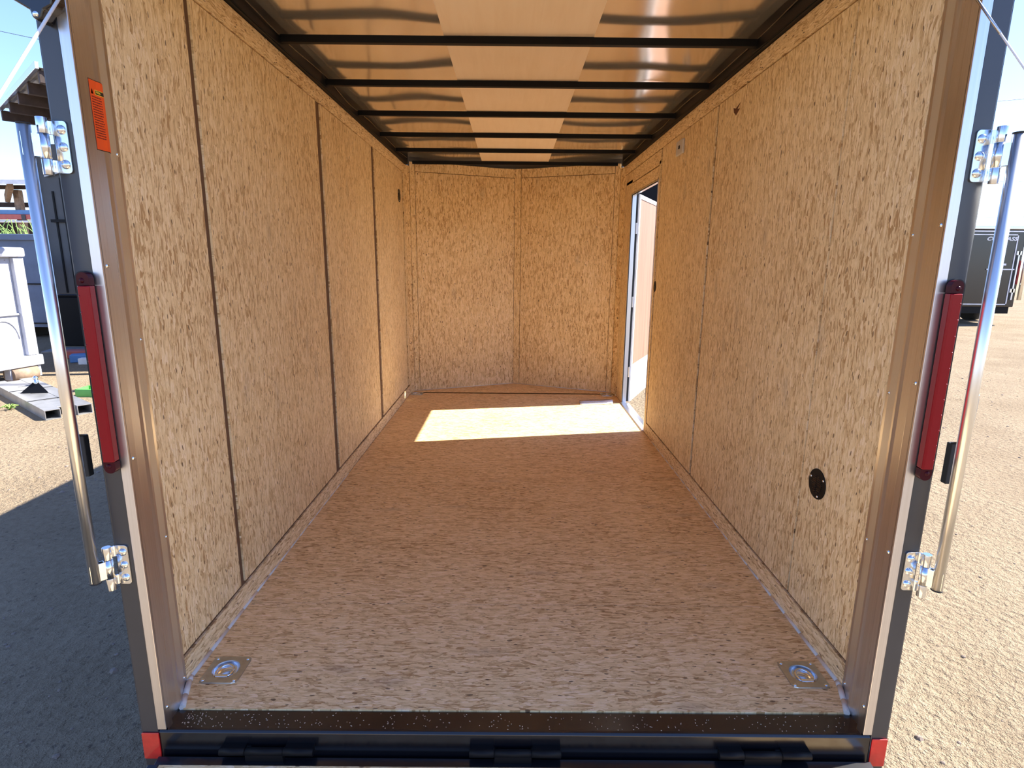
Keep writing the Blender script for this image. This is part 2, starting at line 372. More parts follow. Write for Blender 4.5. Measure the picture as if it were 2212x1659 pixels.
# ------------------------------------------------------------------ side walls
def wall_side(sx, name):
    out = W + PT
    m = MB()
    if sx < 0: m.box(sx * out, sx * (out + 0.012), YR + 0.002, YE + 0.03, -0.20, 1.975)
    else:
        for a in ((YR + 0.002, 3.652, -0.20, 1.975), (4.425, YE + 0.03, -0.20, 1.975), (3.652, 4.425, 1.592, 1.975), (3.652, 4.425, -0.20, -0.002)):
            m.box(out, out + 0.012, *a)
    wall = m.build(name, 'charcoal'); struct(wall, ('strand board side wall without a door' if sx < 0 else 'strand board side wall with the narrow side door'), 'wall')
    # dark board seen in the joints
    m = MB()
    if sx < 0: m.box(sx * (W + 0.006), sx * out, Y0, YE + 0.02, 0, H)
    else:
        for a in ((Y0, 3.648, 0, H), (4.428, YE + 0.02, 0, H), (3.648, 4.428, 1.597, H)): m.box(W + 0.006, out, *a)
    m.build('backing_board', 'edge_dark', wall)
    def pan(y0, y1, z0, z1, mat='osb_wall', nm='wall_panel', t=0.0, tilt=0.0, g=0.0030):
        MB().prism([(y0 + g, z0 + 0.0022), (y1 - g, z0 + 0.0022), (y1 - g + tilt, z1 - 0.0022), (y0 + g + tilt, z1 - 0.0022)], sx * (W - t), sx * (W + 0.0075), 'x').build(nm, mat, wall)
    if sx < 0:
        ys = [Y0, 1.640, 2.672, 3.660, 4.645, YE]
        for a, b, g in zip(ys[:-1], ys[1:], (0.0022, 0.027, 0.031, 0.036, 0.001)): pan(a, b, 0.080, 1.766, g=g)
        pan(Y0, 2.50, 0.0, 0.072, 'osb_strip_long', 'baseboard_strip', 0.0008); pan(2.50, YE, 0.0, 0.072, 'osb_strip_long', 'baseboard_strip', 0.0012)
        pan(Y0, 3.0, 1.766, H, 'osb_strip_long', 'top_strip', 0.003); pan(3.0, YE, 1.766, H, 'osb_strip_long', 'top_strip', 0.003)
    else:
        for a, b, g in ((Y0, 1.636, 0.003), (1.636, 2.650, 0.005), (2.650, 3.600, 0.018)): pan(a, b, 0.078, 1.764, g=g)
        pan(Y0, 3.600, 0.0, 0.073, 'osb_strip_long', 'baseboard_strip', 0.0008)
        pan(Y0, 2.65, 1.764, H, 'osb_strip_long', 'top_strip', 0.003); pan(2.65, YE, 1.764, H, 'osb_strip_long', 'top_strip', 0.003)
        pan(3.600, 3.648, 0.0, 1.70); pan(4.428, 4.655, 0.0, 1.70); pan(4.660, YE, 0.075, 1.764)
        pan(3.648, 4.428, 1.597, 1.672, 'osb_strip_long', 'door_header_strip', 0.0008)
        pan(3.605, 4.42, 1.676, 1.762, 'osb_strip_long', 'wall_panel'); pan(4.42, 4.655, 1.676, 1.762)
        pan(4.660, YE, 0.0, 0.073, 'osb_strip_long', 'baseboard_strip', 0.0008)
        # dark resin mark, shaped like a chip
        MB().prism([(2.44, 1.672), (2.405, 1.690), (2.43, 1.694), (2.40, 1.712), (2.45, 1.700), (2.475, 1.708), (2.465, 1.688)], W - 0.0006, W, 'x').build('resin_mark', flat('dark_resin', (0.11, 0.03, 0.012), 0.5), wall)
    return wall
wall_left = wall_side(-1, 'wall_left'); wall_right = wall_side(1, 'wall_right')

# chalky smears rubbed on the boards of the right wall are left in the board grain (see the strand board material)

# nose walls
def nose(sx):
    a = Vector((sx * 0.845, 4.805, 0)); b = Vector((0.0, 5.150, 0)); d = (b - a).normalized(); n = Vector((-d.y, d.x, 0))
    if n.y < 0: n = -n
    L = (b - a).length
    m = MB().obox((a + b) / 2 + n * 0.016 + Vector((0, 0, 0.88)), d, n, (0, 0, 1), L / 2 + 0.01, 0.006, 1.09)
    w = m.build('wall_nose' if sx < 0 else 'wall_nose.001', 'charcoal')
    struct(w, 'strand board nose wall on the side ' + ('away from the open side door' if sx < 0 else 'next to the open side door'), 'wall')
    MB().obox((a + b) / 2 + n * 0.008 + Vector((0, 0, 0.93)), d, n, (0, 0, 1), L / 2, 0.002, 0.93).build('backing_board', 'edge_dark', w)
    def pan(t0, t1, z0, z1, mat='osb_nose', nm='wall_panel', th=0.0):
        c = a + d * (t0 + t1) / 2 + n * (0.003 - th / 2) + Vector((0, 0, (z0 + z1) / 2))
        MB().obox(c, d, n, (0, 0, 1), (t1 - t0) / 2 - 0.0020, 0.003 + th / 2, (z1 - z0) / 2 - 0.0022).build(nm, mat, w)
    e = 0.06 if sx > 0 else 0.0
    pan(0.045, L - e, 0.0, 1.795)
    pan(0.0, 0.045, 0.0, 1.87, 'osb_nose_strip', 'corner_strip', 0.002)
    pan(0.045, L - e, 1.795, 1.87, 'osb_nose_strip', 'top_strip', 0.002)
    if sx > 0: pan(L - e, L, 0.0, 1.87, 'osb_nose_strip', 'centre_strip', 0.003)
    # short corner piece that joins side wall and nose
    MB().prism([(sx * W, YE), (sx * 0.845, 4.805), (sx * 0.86, 4.83), (sx * (W + 0.02), 4.80), (sx * (W + 0.02), YE)], 0, H).build('corner_post', 'osb_nose_strip', w)
    return w
nose(-1); nose(1)

# ------------------------------------------------------------------ ceiling
def roof_z(x, y):
    k = ((y - 0.25) / 0.515) % 1.0
    z = 1.903 - 0.003 * (abs(x) / 0.87) ** 4 + 0.008 * max(0.0, (abs(x) - 0.72) / 0.15) ** 2
    z += 0.0035 * math.sin(3.1 * x * 3 + 1.3 * math.sin(y * 4.1)) * math.sin(PI * k) ** 0.5 + 0.0022 * math.sin(8.5 * x + 3.3 * y) + 0.0012 * math.sin(15 * x - 5 * y)
    return z
nx, ny = 120, 300; m = MB(); V = []; F = []
for j in range(ny + 1):
    y = 1.20 + (5.20 - 1.20) * j / ny
    for i in range(nx + 1): x = -0.885 + 1.77 * i / nx; V.append((x, y, roof_z(x, y)))
for j in range(ny):
    for i in range(nx): a = j * (nx + 1) + i; F.append((a, a + nx + 1, a + nx + 2, a + 1))
m.add(V, F, True)
ceiling = m.build('ceiling', 'roof'); struct(ceiling, 'bare metal roof skin above black roof bows', 'ceiling')
MB().box(-0.885, 0.885, YR, 4.75, 1.93, 1.985).prism([(-0.885, 4.75), (0.885, 4.75), (0, 5.2)], 1.93, 1.985).build('roof_cover', 'charcoal', ceiling)
def bow_end(y): return 0.862 if y < 4.74 else 0.862 * (5.15 - y) / (5.15 - 4.72)
for i, y in enumerate((1.725, 2.242, 2.748, 3.278, 3.795, 4.295, 4.815)):
    xe = 0.862 if y < 4.74 else 0.82
    MB().box(-xe, xe, y - 0.011, y + 0.013, 1.851, 1.876).build('roof_bow', 'black_satin', ceiling, bevel=0.0018)
bx = 0.266
MB().box(-bx, bx, 1.30, 4.92, 1.877, 1.881).build('plywood_strip', 'ply', ceiling)
for sx in (-1, 1):
    MB().box(sx * 0.845, sx * 0.885, Y0 - 0.02, YE + 0.04, H + 0.003, 1.916).box(sx * 0.850, sx * 0.869, Y0 - 0.02, YE + 0.04, H, H + 0.010).build('side_rail', 'black_satin', ceiling, bevel=0.002)
for sx in (-1, 1):
    m = MB(); pts = []
    for i in range(120):
        y = 1.35 + i * 0.028; pts.append((sx * (0.842 + 0.004 * math.sin(y * 9 + sx)), y, 1.872 + 0.006 * math.sin(y * 6.1 + 2 * sx)))
    m.tube(pts, 0.0028, 6); m.build('black_wire', 'black', ceiling)
MB().tube([(-0.36 + 0.009 * i, 4.86, 1.852 - 0.022 * math.sin(PI * i / 80)) for i in range(81)], 0.0025, 6).build('black_wire', 'black', ceiling)
# rear header over the opening
struct(MB().box(-0.888, 0.888, YR, 1.30, 1.80, 1.985).build('trim_1', 'charcoal', bevel=0.003), 'dark header across the top of the rear opening', 'trim')

# ------------------------------------------------------------------ rear jambs
def jamb(sx, name):
    r = struct(MB().box(sx * 0.850, sx * 0.888, YR, YR + 0.05, -0.118, 1.83).build(name, 'charcoal', bevel=0.0015))
    tag(r, 'dark rear corner post and aluminium jamb ' + ('carrying the orange warning label' if sx < 0 else 'on the side of the open side door'), 'trim')
    MB().box(sx * 0.828, sx * 0.8485, YR - 0.003, YR + 0.0028, 0.002, 1.83).build('aluminium_strip', 'alu_strip', r, bevel=0.001)
    prof = [(0.828, YR + 0.003), (0.828, 1.178), (0.8355, 1.182), (0.838, 1.192), (0.8385, 1.218), (0.8370, 1.2275), (0.8375, 1.2345), (0.8405, 1.2385), (0.866, 1.300), (0.8675, Y0 + 0.002)]
    m = MB(); k = len(prof)
    V = [(sx * x, y, z) for z in (-0.02, 1.835) for x, y in prof] + [(sx * (x + 0.006), y, z) for z in (-0.02, 1.835) for x, y in prof]
    F = []
    for i in range(k - 1):
        q = (i, i + 1, k + i + 1, k + i); q2 = (2 * k + i, 2 * k + i + 1, 3 * k + i + 1, 3 * k + i)
        F.append(q if sx < 0 else q[::-1]); F.append(q2[::-1] if sx < 0 else q2)
    m.add(V, F); m.build('jamb_liner', 'alu', r, bevel=0.0008)
    zs1 = (1.08, 0.675, 0.053) if sx < 0 else (1.174, 0.855, 0.47, 0.07); zs2 = (1.312, 0.914, 0.425, 0.025) if sx < 0 else (1.161, 0.805, 0.434, 0.023)
    for z in zs1: MB().dome((sx * 0.828, 1.167, z), (-sx, 0, 0), 0.0045, 0.003, 10, 3).build('rivet', 'zinc', r)
    for z in zs2: MB().dome((sx * 0.865, 1.297, z), (-sx, -0.3, 0), 0.0045, 0.0035, 10, 3).build('rivet', 'zinc', r)
    return r
jamb(-1, 'trim_2'); jamb(1, 'trim_3')

# rear sill
sill = struct(MB().prism([(1.235, -0.02), (1.2195, -0.02), (1.2190, -0.0032), (1.165, -0.0034), (YR + 0.004, -0.0045), (YR, -0.009), (YR, -0.118), (1.235, -0.118)], -0.849, 0.849, 'x').build('trim_4', 'black', bevel=0.001))
tag(sill, 'glossy black steel rear sill scattered with sawdust', 'trim')
m = MB()
for i in range(300):
    x = random.uniform(-0.81, 0.81) if i % 6 else -0.81 + abs(random.gauss(0, 0.08)); y = random.uniform(1.166, 1.214)
    a = random.uniform(0, PI); L = random.uniform(0.0005, 0.0016); w = random.uniform(0.0003, 0.0006)
    if random.random() < 0.04: L *= 3
    m.obox((x, y, -0.0031), (math.cos(a), math.sin(a), 0), (-math.sin(a), math.cos(a), 0), (0, 0, 1), L, w, 0.0003)
tag(m.build('sawdust', 'sawdust'), 'pale sawdust specks lying on the black rear sill', 'sawdust', kind='stuff')
# chassis, outer wheels
ch = struct(MB().box(-0.85, 0.85, 1.236, 4.7, -0.19, -0.061).build('trim_5', 'black_satin'), 'black steel chassis under the trailer floor', 'trim')
for sx in (-1, 1):
    t = thing('trailer_wheel', 'trailer wheel under its fender ' + ('on the shaded side of the trailer' if sx < 0 else 'on the sunlit side of the trailer'), 'wheel', (sx * 1.02, 2.9, G))
    m = MB(); V = [(sx * 0.92, 0.30), (sx * 0.925, 0.335), (sx * 1.105, 0.335), (sx * 1.11, 0.30), (sx * 1.105, 0.20)]
    n = 28; vv = []; ff = []
    for x, r in [(sx * 0.92, 0.19)] + V:
        vv += [(x, 2.9 + r * math.cos(2 * PI * i / n), G + 0.335 + r * math.sin(2 * PI * i / n)) for i in range(n)]
    for j in range(5): ff += [(j * n + i, j * n + (i + 1) % n, (j + 1) * n + (i + 1) % n, (j + 1) * n + i) for i in range(n)]
    m.add(vv, ff, True); m.build('tyre', 'tyre', t)
    MB().cyl((sx * 0.95, 2.9, G + 0.335), (sx * 1.09, 2.9, G + 0.335), 0.2, 0.19, 20).cyl((sx * 1.09, 2.9, G + 0.335), (sx * 1.11, 2.9, G + 0.335), 0.05, 0.04, 12).build('rim', 'zinc_dull', t)
    arc = [(2.9 + r * math.cos(a), G + 0.33 + r * math.sin(a)) for r, rng in ((0.43, [PI * i / 14 for i in range(15)]), (0.42, [PI * (14 - i) / 14 for i in range(15)])) for a in rng]
    MB().prism(arc, sx * 0.905, sx * 1.13, 'x').build('fender', 'alu', t)

# ------------------------------------------------------------------ ramp door, folded down to the ground
ry0, rz0 = 1.128, -0.0655; ry1, rz1 = -0.50, G + 0.035
rd = Vector((0, ry1 - ry0, rz1 - rz0)).normalized(); rn = Vector((0, -rd.z, rd.y)); rn = rn if rn.z > 0 else -rn
RL = (Vector((0, ry1, rz1)) - Vector((0, ry0, rz0))).length
ramp = thing('ramp_door', 'rear ramp door lowered to the ground behind the black sill', 'ramp', (0, 0.3, G))
def rp(t, h, x): return Vector((x, ry0, rz0)) + rd * t + rn * h
def rbox(x0, x1, t0, t1, h0, h1, nm, mat, bev=0.001):
    c = rp((t0 + t1) / 2, (h0 + h1) / 2, (x0 + x1) / 2)
    return MB().obox(c, (1, 0, 0), rd, rn, (x1 - x0) / 2, (t1 - t0) / 2, (h1 - h0) / 2).build(nm, mat, ramp, bevel=bev)
rbox(-0.850, 0.850, -0.016, 0.006, -0.030, -0.004, 'hinge_rail', 'black')
rbox(-0.835, 0.835, 0.0065, RL / 2, -0.010, 0.0015, 'board_panel', 'osb_floor')
rbox(-0.835, 0.835, RL / 2 + 0.001, RL - 0.02, -0.010, 0.0015, 'board_panel', 'osb_floor')
for sx in (-1, 1): rbox(sx * 0.8355 if sx > 0 else -0.86, 0.86 if sx > 0 else -0.8355, 0.0065, RL - 0.02, -0.036, 0.002, 'side_rail', 'black' if sx < 0 else 'alu_strip')
rbox(-0.86, 0.86, RL - 0.0195, RL, -0.034, 0.0018, 'end_rail', 'alu_strip')
rbox(-0.835, 0.835, 0.0065, RL - 0.02, -0.034, -0.0105, 'outer_skin', 'charcoal')
for i, (x0, x1) in enumerate(((-0.699, -0.477), (-0.108, 0.110), (0.484, 0.703))):
    t = thing('butt_hinge', ('black ramp hinge on the sill, nearest the orange labelled post', 'middle one of the three black ramp hinges on the sill', 'black ramp hinge on the sill next to the sunlit ramp corner')[i], 'hinge', ((x0 + x1) / 2, 1.145, -0.07), 'ramp hinges along the rear sill')
    L = x1 - x0; a, b = x0 + L * 0.27, x0 + L * 0.68; z = -0.045; y = 1.140
    for p, q in ((x0, a), (b, x1)):
        MB().cyl((p, y, z), (q - 0.0008, y, z), 0.0095, n=16).box(p + 0.002, q - 0.002, y, YR, z + 0.002, z + 0.0095).build('barrel', 'black_satin', t)
    MB().cyl((a, y, z), (b, y, z), 0.0088, n=16).box(a + 0.001, b - 0.001, y - 0.007, y + 0.004, z - 0.026, z).build('barrel', 'black_satin', t)

# ------------------------------------------------------------------ tail lights, reflectors
def tail_light(sx, label):
    t = thing('tail_light', label, 'light', (sx * 0.862, 1.155, 0.64), 'tail lights on the rear posts')
    z0, z1 = 0.652, 1.068
    pl = [(sx * x, z) for x, z in rrect(0.851, 0.884, z0 - 0.002, z1 + 0.002, 0.0155, 6)]
    MB().prism(pl, 1.1485, 1.155, 'y').build('housing', 'rubber', t)
    def loft(rings, nm, mat):
        m = MB(); n = len(rings[0][0]); V = []
        for pl, y in rings: V += [(sx * x, y, z) for x, z in pl]
        F = []
        for j in range(len(rings) - 1): F += [(j * n + i, j * n + (i + 1) % n, (j + 1) * n + (i + 1) % n, (j + 1) * n + i) for i in range(n)]
        F.append(tuple(range((len(rings) - 1) * n, len(rings) * n)))
        if sx < 0: F = [f[::-1] for f in F]
        m.add(V, F); return m.build(nm, mat, t, bevel=0.001)
    z2, z3 = z0 + 0.026, z1 - 0.026
    lens = loft([(rrect(0.8465, 0.876, z2, z3, 0.001, 1), 1.149), (rrect(0.8445, 0.868, z2, z3, 0.001, 1), 1.132), (rrect(0.8475, 0.865, z2 + 0.001, z3 - 0.001, 0.001, 1), 1.1275)], 'lens', 'lens')
    for za, zb, c in ((z3 + 0.001, z1, z1 - 0.016), (z0, z2 - 0.001, z0 + 0.016)):
        up = za > z2; r = 0.0125
        P1 = rrect(0.8465, 0.878, za, zb, 0.001, 1)
        rr = [(x, z) for x, z in rrect(0.8455, 0.870, za, zb, 0.012, 6) if (z >= (za + zb) / 2 if up else z <= (za + zb) / 2)]
        cap = ([(0.8455, za), (0.870, za)] + rr) if up else (rr + [(0.870, zb), (0.8455, zb)])
        MB().prism([(sx * x, z) for x, z in cap], 1.1485, 1.134, 'y').build('lens_end', 'lens_dark', t)
        MB().dome((sx * 0.8595, 1.134, c), (0, -1, 0), 0.0052, 0.003, 10, 3).build('screw', 'lens_dark', t)
    for i in range(11):
        z = z2 + 0.02 + (z3 - z2 - 0.04) * i / 10
        MB().dome((sx * 0.8635, 1.1285, z), (sx * 0.5, -1, 0), 0.0026, 0.0022, 8, 3).build('lens_stud', 'lens', lens)
    return t
tail_light(-1, 'long red tail light on the dark post below the orange warning label')
tail_light(1, 'long red tail light glinting in sun on the post nearest the black lettered trailer')
for sx in (-1, 1):
    x0, x1, z0, z1 = (0.848, 0.889, -0.080, -0.008) if sx < 0 else (0.852, 0.889, -0.086, -0.010)
    tag(MB().prism([(sx * x, z) for x, z in rrect(x0, x1, z0, z1, 0.002, 2)], YR - 0.0035, YR - 0.0005, 'y').build('reflector', 'reflector', bevel=0.0008),
        'square red reflector at the foot of the post ' + ('with the shaded dirt beside it' if sx < 0 else 'with sunlit dirt beside it'), 'reflector', 'red reflectors at the foot of the rear posts')

# ------------------------------------------------------------------ swing bars with their hinges
def bar_lock(sx, label):
    t = thing('swing_bar', label, 'door bar', (sx * 0.91, 1.12, 0.40), 'zinc swing bars beside the rear opening')
    xt, yt = sx * (0.9125 if sx < 0 else 0.911), 1.118
    tb = MB().cyl((xt, yt, 0.408), (xt, yt, 1.334), 0.0109, n=24).build('tube', 'zinc_warm', t)
    for z in (1.3338, 0.4058): MB().cyl((xt, yt, z), (xt, yt, z + 0.0024), 0.0112, n=24).build('end_cap', 'rubber', tb)
    for z0, z1 in ((1.253, 1.347), (0.385, 0.478)):
        hx, hy = sx * 0.8935, 1.137
        pl = rrect(0.8585, 0.884, z0, z1, 0.007, 5)
        pl = [(x if x < 0.872 else 0.884, z) for x, z in pl]
        leaf = MB().prism([(sx * x, z) for x, z in pl], YR - 0.0038, YR - 0.0006, 'y'); hb = leaf.build('hinge_leaf', 'zinc', t, bevel=0.0006)
        zm0, zm1 = z0 + 0.024, z1 - 0.026
        for a, b in ((zm1 + 0.0008, z1 + 0.003), (z0 - 0.005, zm0 - 0.0008)):
            MB().cyl((hx, hy, a), (hx, hy, b), 0.0088, n=18).prism([(sx * x, y) for x, y in ((0.8835, 1.1544), (0.8865, 1.1538), (0.8895, 1.1515), (0.8915, 1.1480), (0.8955, 1.1455), (0.8925, 1.1430), (0.8895, 1.1452), (0.8875, 1.1490), (0.8855, 1.1508), (0.8835, 1.1512))], max(a, z0 + 0.001), min(b, z1 - 0.001)).build('barrel', 'zinc', t, bevel=0.0004)
        MB().cyl((hx, hy, zm0), (hx, hy, zm1), 0.0092, n=18).build('barrel', 'zinc', t)
        MB().prism([(hx, hy - 0.0088), (hx, hy - 0.006), (xt, yt - 0.008), (xt, yt - 0.0115)], zm0 + 0.002, zm1 - 0.002).prism([(hx, hy + 0.008), (hx, hy + 0.006), (xt, yt + 0.009), (xt, yt + 0.0115)], zm0 + 0.002, zm1 - 0.002).build('strap', 'zinc', t)
        for k in range(3):
            z = z0 + 0.016 + (z1 - z0 - 0.032) * k / 2
            m = MB().dome((sx * 0.8695, YR - 0.0038, z), (0, -1, 0), 0.0088, 0.0058, 16, 5); m.build('bolt', 'zinc', hb)
    # flat bracket behind the tube and the hanging rubber stop
    MB().prism([(sx * 0.915, 0.735), (sx * 0.933, 0.748), (sx * 0.936, 0.83), (sx * 0.926, 0.868), (sx * 0.915, 0.872)], 1.128, 1.132, 'y').build('bracket', 'alu', t)
    MB().dome((sx * 0.931, 1.128, 0.838), (0, -1, 0), 0.004, 0.003, 8, 3).build('bolt', 'zinc', t)
    px = sx * 0.956
    MB().obox((sx * 0.937, 1.160, 0.728), (sx * 0.038, 0.08, -0.028), (0, 0, 1), (sx, -0.4, 0), 0.042, 0.0012, 0.005).build('strap', 'black_satin', t)
    MB().box(px - 0.009, px + 0.009, 1.190, 1.206, 0.622, 0.716).build('rubber_stop', 'rubber', t, bevel=0.002)
bar_lock(-1, 'zinc swing bar on two hinges bolted to the post with the orange label')
bar_lock(1, 'zinc swing bar on two hinges bolted to the post by the sunlit yard')

# black bracket high on the post with the orange label
t = thing('cable_bracket', 'black steel bracket with a bright bolt high on the rear post', 'bracket', (-0.87, 1.13, 1.50))
MB().prism([(-0.93, 1.62), (-0.93, 1.556), (-0.904, 1.541), (-0.873, 1.523), (-0.870, 1.511), (-0.863, 1.506), (-0.854, 1.509), (-0.848, 1.523), (-0.833, 1.530), (-0.829, 1.541), (-0.829, 1.62)], 1.122, 1.154, 'y').build('plate', 'black', t, bevel=0.003)
MB().dome((-0.8625, 1.122, 1.516), (0, -1, 0), 0.0052, 0.004, 12, 4).build('bolt', 'zinc', t)

# ramp cables
for sx, B in ((-1, (-0.872, -0.43, -0.42)), (1, (0.862, -0.46, -0.44))):
    A = Vector((sx * (0.82 if sx < 0 else 0.81), 1.14, 1.56)); B = Vector(B)
    d = (B - A).normalized()
    if sx < 0: B = A + Vector((-0.05, -1.74, -2.23)) * 0.87
    else: B = A + Vector((0.05, -1.74, -2.08)) * 0.90
    d = (B - A).normalized(); A2 = A - d * 0.045
    t = thing('ramp_cable', 'white coated ramp cable crossing ' + ('the open sky over the shed roof' if sx < 0 else 'the open sky above the black parked trailer'), 'cable', B, 'ramp support cables')
    MB().tube([A2 + (B - A2) * k / 12 for k in range(13)], 0.0026 if sx < 0 else 0.0017, 8).build('wire', 'cable', t)
    MB().cyl(A2 - d * 0.0, A + d * 0.10, 0.0016 if sx < 0 else 0.0022, n=8).cyl(A2 + Vector((0.001 * sx, 0, 0)), A2 + Vector((sx * 0.018, 0.004, 0.0)), 0.004, n=10).build('cable_end', 'zinc_dull', t)

# ------------------------------------------------------------------ warning label on the jamb
t = thing('warning_label', 'orange warning label with dark lines of print stuck on the metal jamb', 'label', (-0.838, 1.22, 1.30))
lp = [(0.8378, 1.1985), (0.8381, 1.218), (0.8366, 1.2275), (0.8371, 1.2345), (0.8401, 1.2385), (0.8415, 1.243)]
def lab(u0, u1, z0, z1, off, nm, mat, th=0.0004, parent=None):
    """patch of the label between arc positions u0..u1 (0..1 across) and heights"""
    seg = [math.dist(lp[i], lp[i + 1]) for i in range(len(lp) - 1)]; tot = sum(seg)
    def at(u):
        s_ = u * tot
        for i, g in enumerate(seg):
            if s_ <= g + 1e-9 or i == len(seg) - 1:
                k = s_ / g; a, b = lp[i], lp[i + 1]; dx, dy = (b[0] - a[0]) / g, (b[1] - a[1]) / g
                return (a[0] + (b[0] - a[0]) * k - dy * off, a[1] + (b[1] - a[1]) * k + dx * off * 0.0)
            s_ -= g
    us = sorted({u0, u1} | {c for c in [sum(seg[:i]) / tot for i in range(1, len(seg))] if u0 < c < u1})
    ps = [at(u) for u in us]; m = MB(); n = len(ps)
    V = [(-x, y, z) for z in (z0, z1) for x, y in ps] + [(-(x + th), y, z) for z in (z0, z1) for x, y in ps]; F = []
    for i in range(n - 1): F += [(i, i + 1, n + i + 1, n + i), (2 * n + n + i, 2 * n + n + i + 1, 2 * n + i + 1, 2 * n + i)]
    F += [(0, n, 3 * n, 2 * n), (n - 1, 3 * n - 1, 4 * n - 1, 2 * n - 1)] + [(i, 2 * n + i, 2 * n + i + 1, i + 1) for i in range(n - 1)] + [(n + i + 1, 3 * n + i + 1, 3 * n + i, n + i) for i in range(n - 1)]
    m.add(V, F); return m.build(nm, mat, parent or t)
lz0, lz1 = 1.306, 1.434
lab(-0.02, 1.0, lz0 - 0.0015, lz1 + 0.0015, -0.0001, 'backing', 'label_black')
lab(0.0, 0.98, lz0, lz1, 0.0004, 'sheet', 'orange')
txt = MB()
zz = 1.404; random.seed(3)
for i in range(17):
    z = zz - 0.0047 * i; u = 0.07
    while u < 0.60:
        wl_ = random.uniform(0.05, 0.13); o = lab(u, min(u + wl_, 0.62), z - 0.0014, z + 0.0006, 0.0007, 'print_tmp', 'label_ink'); u += wl_ + 0.022
        me = o.data; txt.add([v.co + t.location for v in me.vertices], [tuple(p.vertices) for p in me.polygons]); bpy.data.objects.remove(o); bpy.data.meshes.remove(me)
tag(txt.build('small_print', 'label_ink', t), kind='stuff')
lab(0.30, 0.90, 1.4085, 1.4175, 0.0008, 'header_border', 'yellow'); lab(0.32, 0.88, 1.4095, 1.4165, 0.0011, 'header_box', 'label_black')
MB().add([(-0.8370, 1.2008, 1.4085), (-0.8370, 1.2070, 1.4085), (-0.8370, 1.2039, 1.4185)], [(0, 1, 2), (2, 1, 0)]).build('hazard_triangle', 'yellow', t)
def text3d(body, size, loc, rot, mat, parent, nm, shear=0.0, ext=0.0004, sx=1.0, bold=0.0):
    cu = bpy.data.curves.new('t', 'FONT'); cu.body = body; cu.size = size; cu.extrude = ext; cu.align_x = 'LEFT'; cu.shear = shear; cu.offset = bold
    o = bpy.data.objects.new('t', cu); C.objects.link(o); bpy.context.view_layer.update()
    me = bpy.data.meshes.new_from_object(o.evaluated_get(bpy.context.evaluated_depsgraph_get()))
    bpy.data.objects.remove(o); me.materials.clear(); me.materials.append(M[mat])
    me.transform(Matrix.Translation(Vector(loc) - (parent.location if parent else Vector((0, 0, 0)))) @ Euler(rot).to_matrix().to_4x4() @ Matrix.Diagonal((sx, 1, 1, 1)))
    q = bpy.data.objects.new(nm, me); C.objects.link(q)
    if parent: q.parent = parent
    return q
text3d('WARNING', 0.0058, (-0.8359, 1.2130, 1.4112), (PI / 2, 0, PI / 2), 'yellow', t, 'header_word', sx=0.45, ext=0.0001)

# ------------------------------------------------------------------ floor tie-down rings
def ring_proto():
    r = thing('tie_down_ring', '', 'tie-down ring', (rings[0][0], rings[0][1], 0.0))
    m = MB(); n = 40; hw = 0.0515; R = 0.0355
    sq = []
    for i in range(n):
        a = 2 * PI * i / n; c, s_ = math.cos(a), math.sin(a); k = hw / max(abs(c), abs(s_)); x, y = c * k, s_ * k
        rr = 0.012
        if abs(x) > hw - rr and abs(y) > hw - rr:
            cx, cy = math.copysign(hw - rr, x), math.copysign(hw - rr, y); d = Vector((x - cx, y - cy)).normalized() * rr; x, y = cx + d.x, cy + d.y
        sq.append((x, y))
    V = [(x, y, 0.0005) for x, y in sq] + [(x * 0.985, y * 0.985, 0.0030) for x, y in sq]
    hole = [(R * math.cos(2 * PI * i / n), R * math.sin(2 * PI * i / n)) for i in range(n)]
    V += [(x, y, 0.0030) for x, y in hole] + [(x * 0.96, y * 0.96, 0.0) for x, y in hole]
    F = []
    for j in range(3): F += [(j * n + i, j * n + (i + 1) % n, (j + 1) * n + (i + 1) % n, (j + 1) * n + i) for i in range(n)]
    m.add(V, F); pl_ = m.build('plate', 'zinc_dull', r, world=False)
    MB().lathe([(R * 0.97, 0.001), (R * 0.93, -0.005), (R * 0.80, -0.0105), (R * 0.62, -0.0135), (R * 0.52, -0.0140), (R * 0.47, -0.012), (R * 0.36, -0.0155), (0.0005, -0.016)], n=40).build('cup', 'zinc', r, world=False)
    pts = [(0.021 * math.cos(a), -0.006 + 0.025 * math.sin(a), 0.0015 if math.sin(a) > 0.2 else 0.001) for a in [PI * (-0.12 + 1.24 * i / 22) for i in range(23)]]
    MB().tube([(0.019, -0.022, 0.0008)] + pts + [(-0.019, -0.022, 0.0008)], 0.0037, 10, True).build('ring', 'zinc', r, world=False)
    MB().prism([(-0.0305, -0.003), (-0.0275, 0.0030), (-0.0225, 0.0048), (-0.0175, 0.0030), (-0.0165, -0.003)], -0.0165, 0.0165, 'x').build('strap', 'zinc', r, world=False, bevel=0.001)
    for a in (-1, 1):
        for b in (-1, 1):
            MB().dome((a * 0.0415, b * 0.0415, 0.003), (0, 0, 1), 0.0050, 0.0028, 10, 3).build('screw', 'zinc', pl_, world=False)
    return r
rp0 = ring_proto()
labs = ['recessed steel tie-down ring in the floor by the jamb with the orange label', 'recessed steel tie-down ring in the near floor by the wall with the round vent',
        'far tie-down ring in the floor corner below the high black vent', 'far tie-down ring in the floor corner beside the open side door']
for i, (x, y) in enumerate(rings):
    o = rp0 if i == 0 else copy_tree(rp0)
    o.location = (x, y, 0.0); o['label'] = labs[i]; o['group'] = 'tie-down rings in the floor corners'

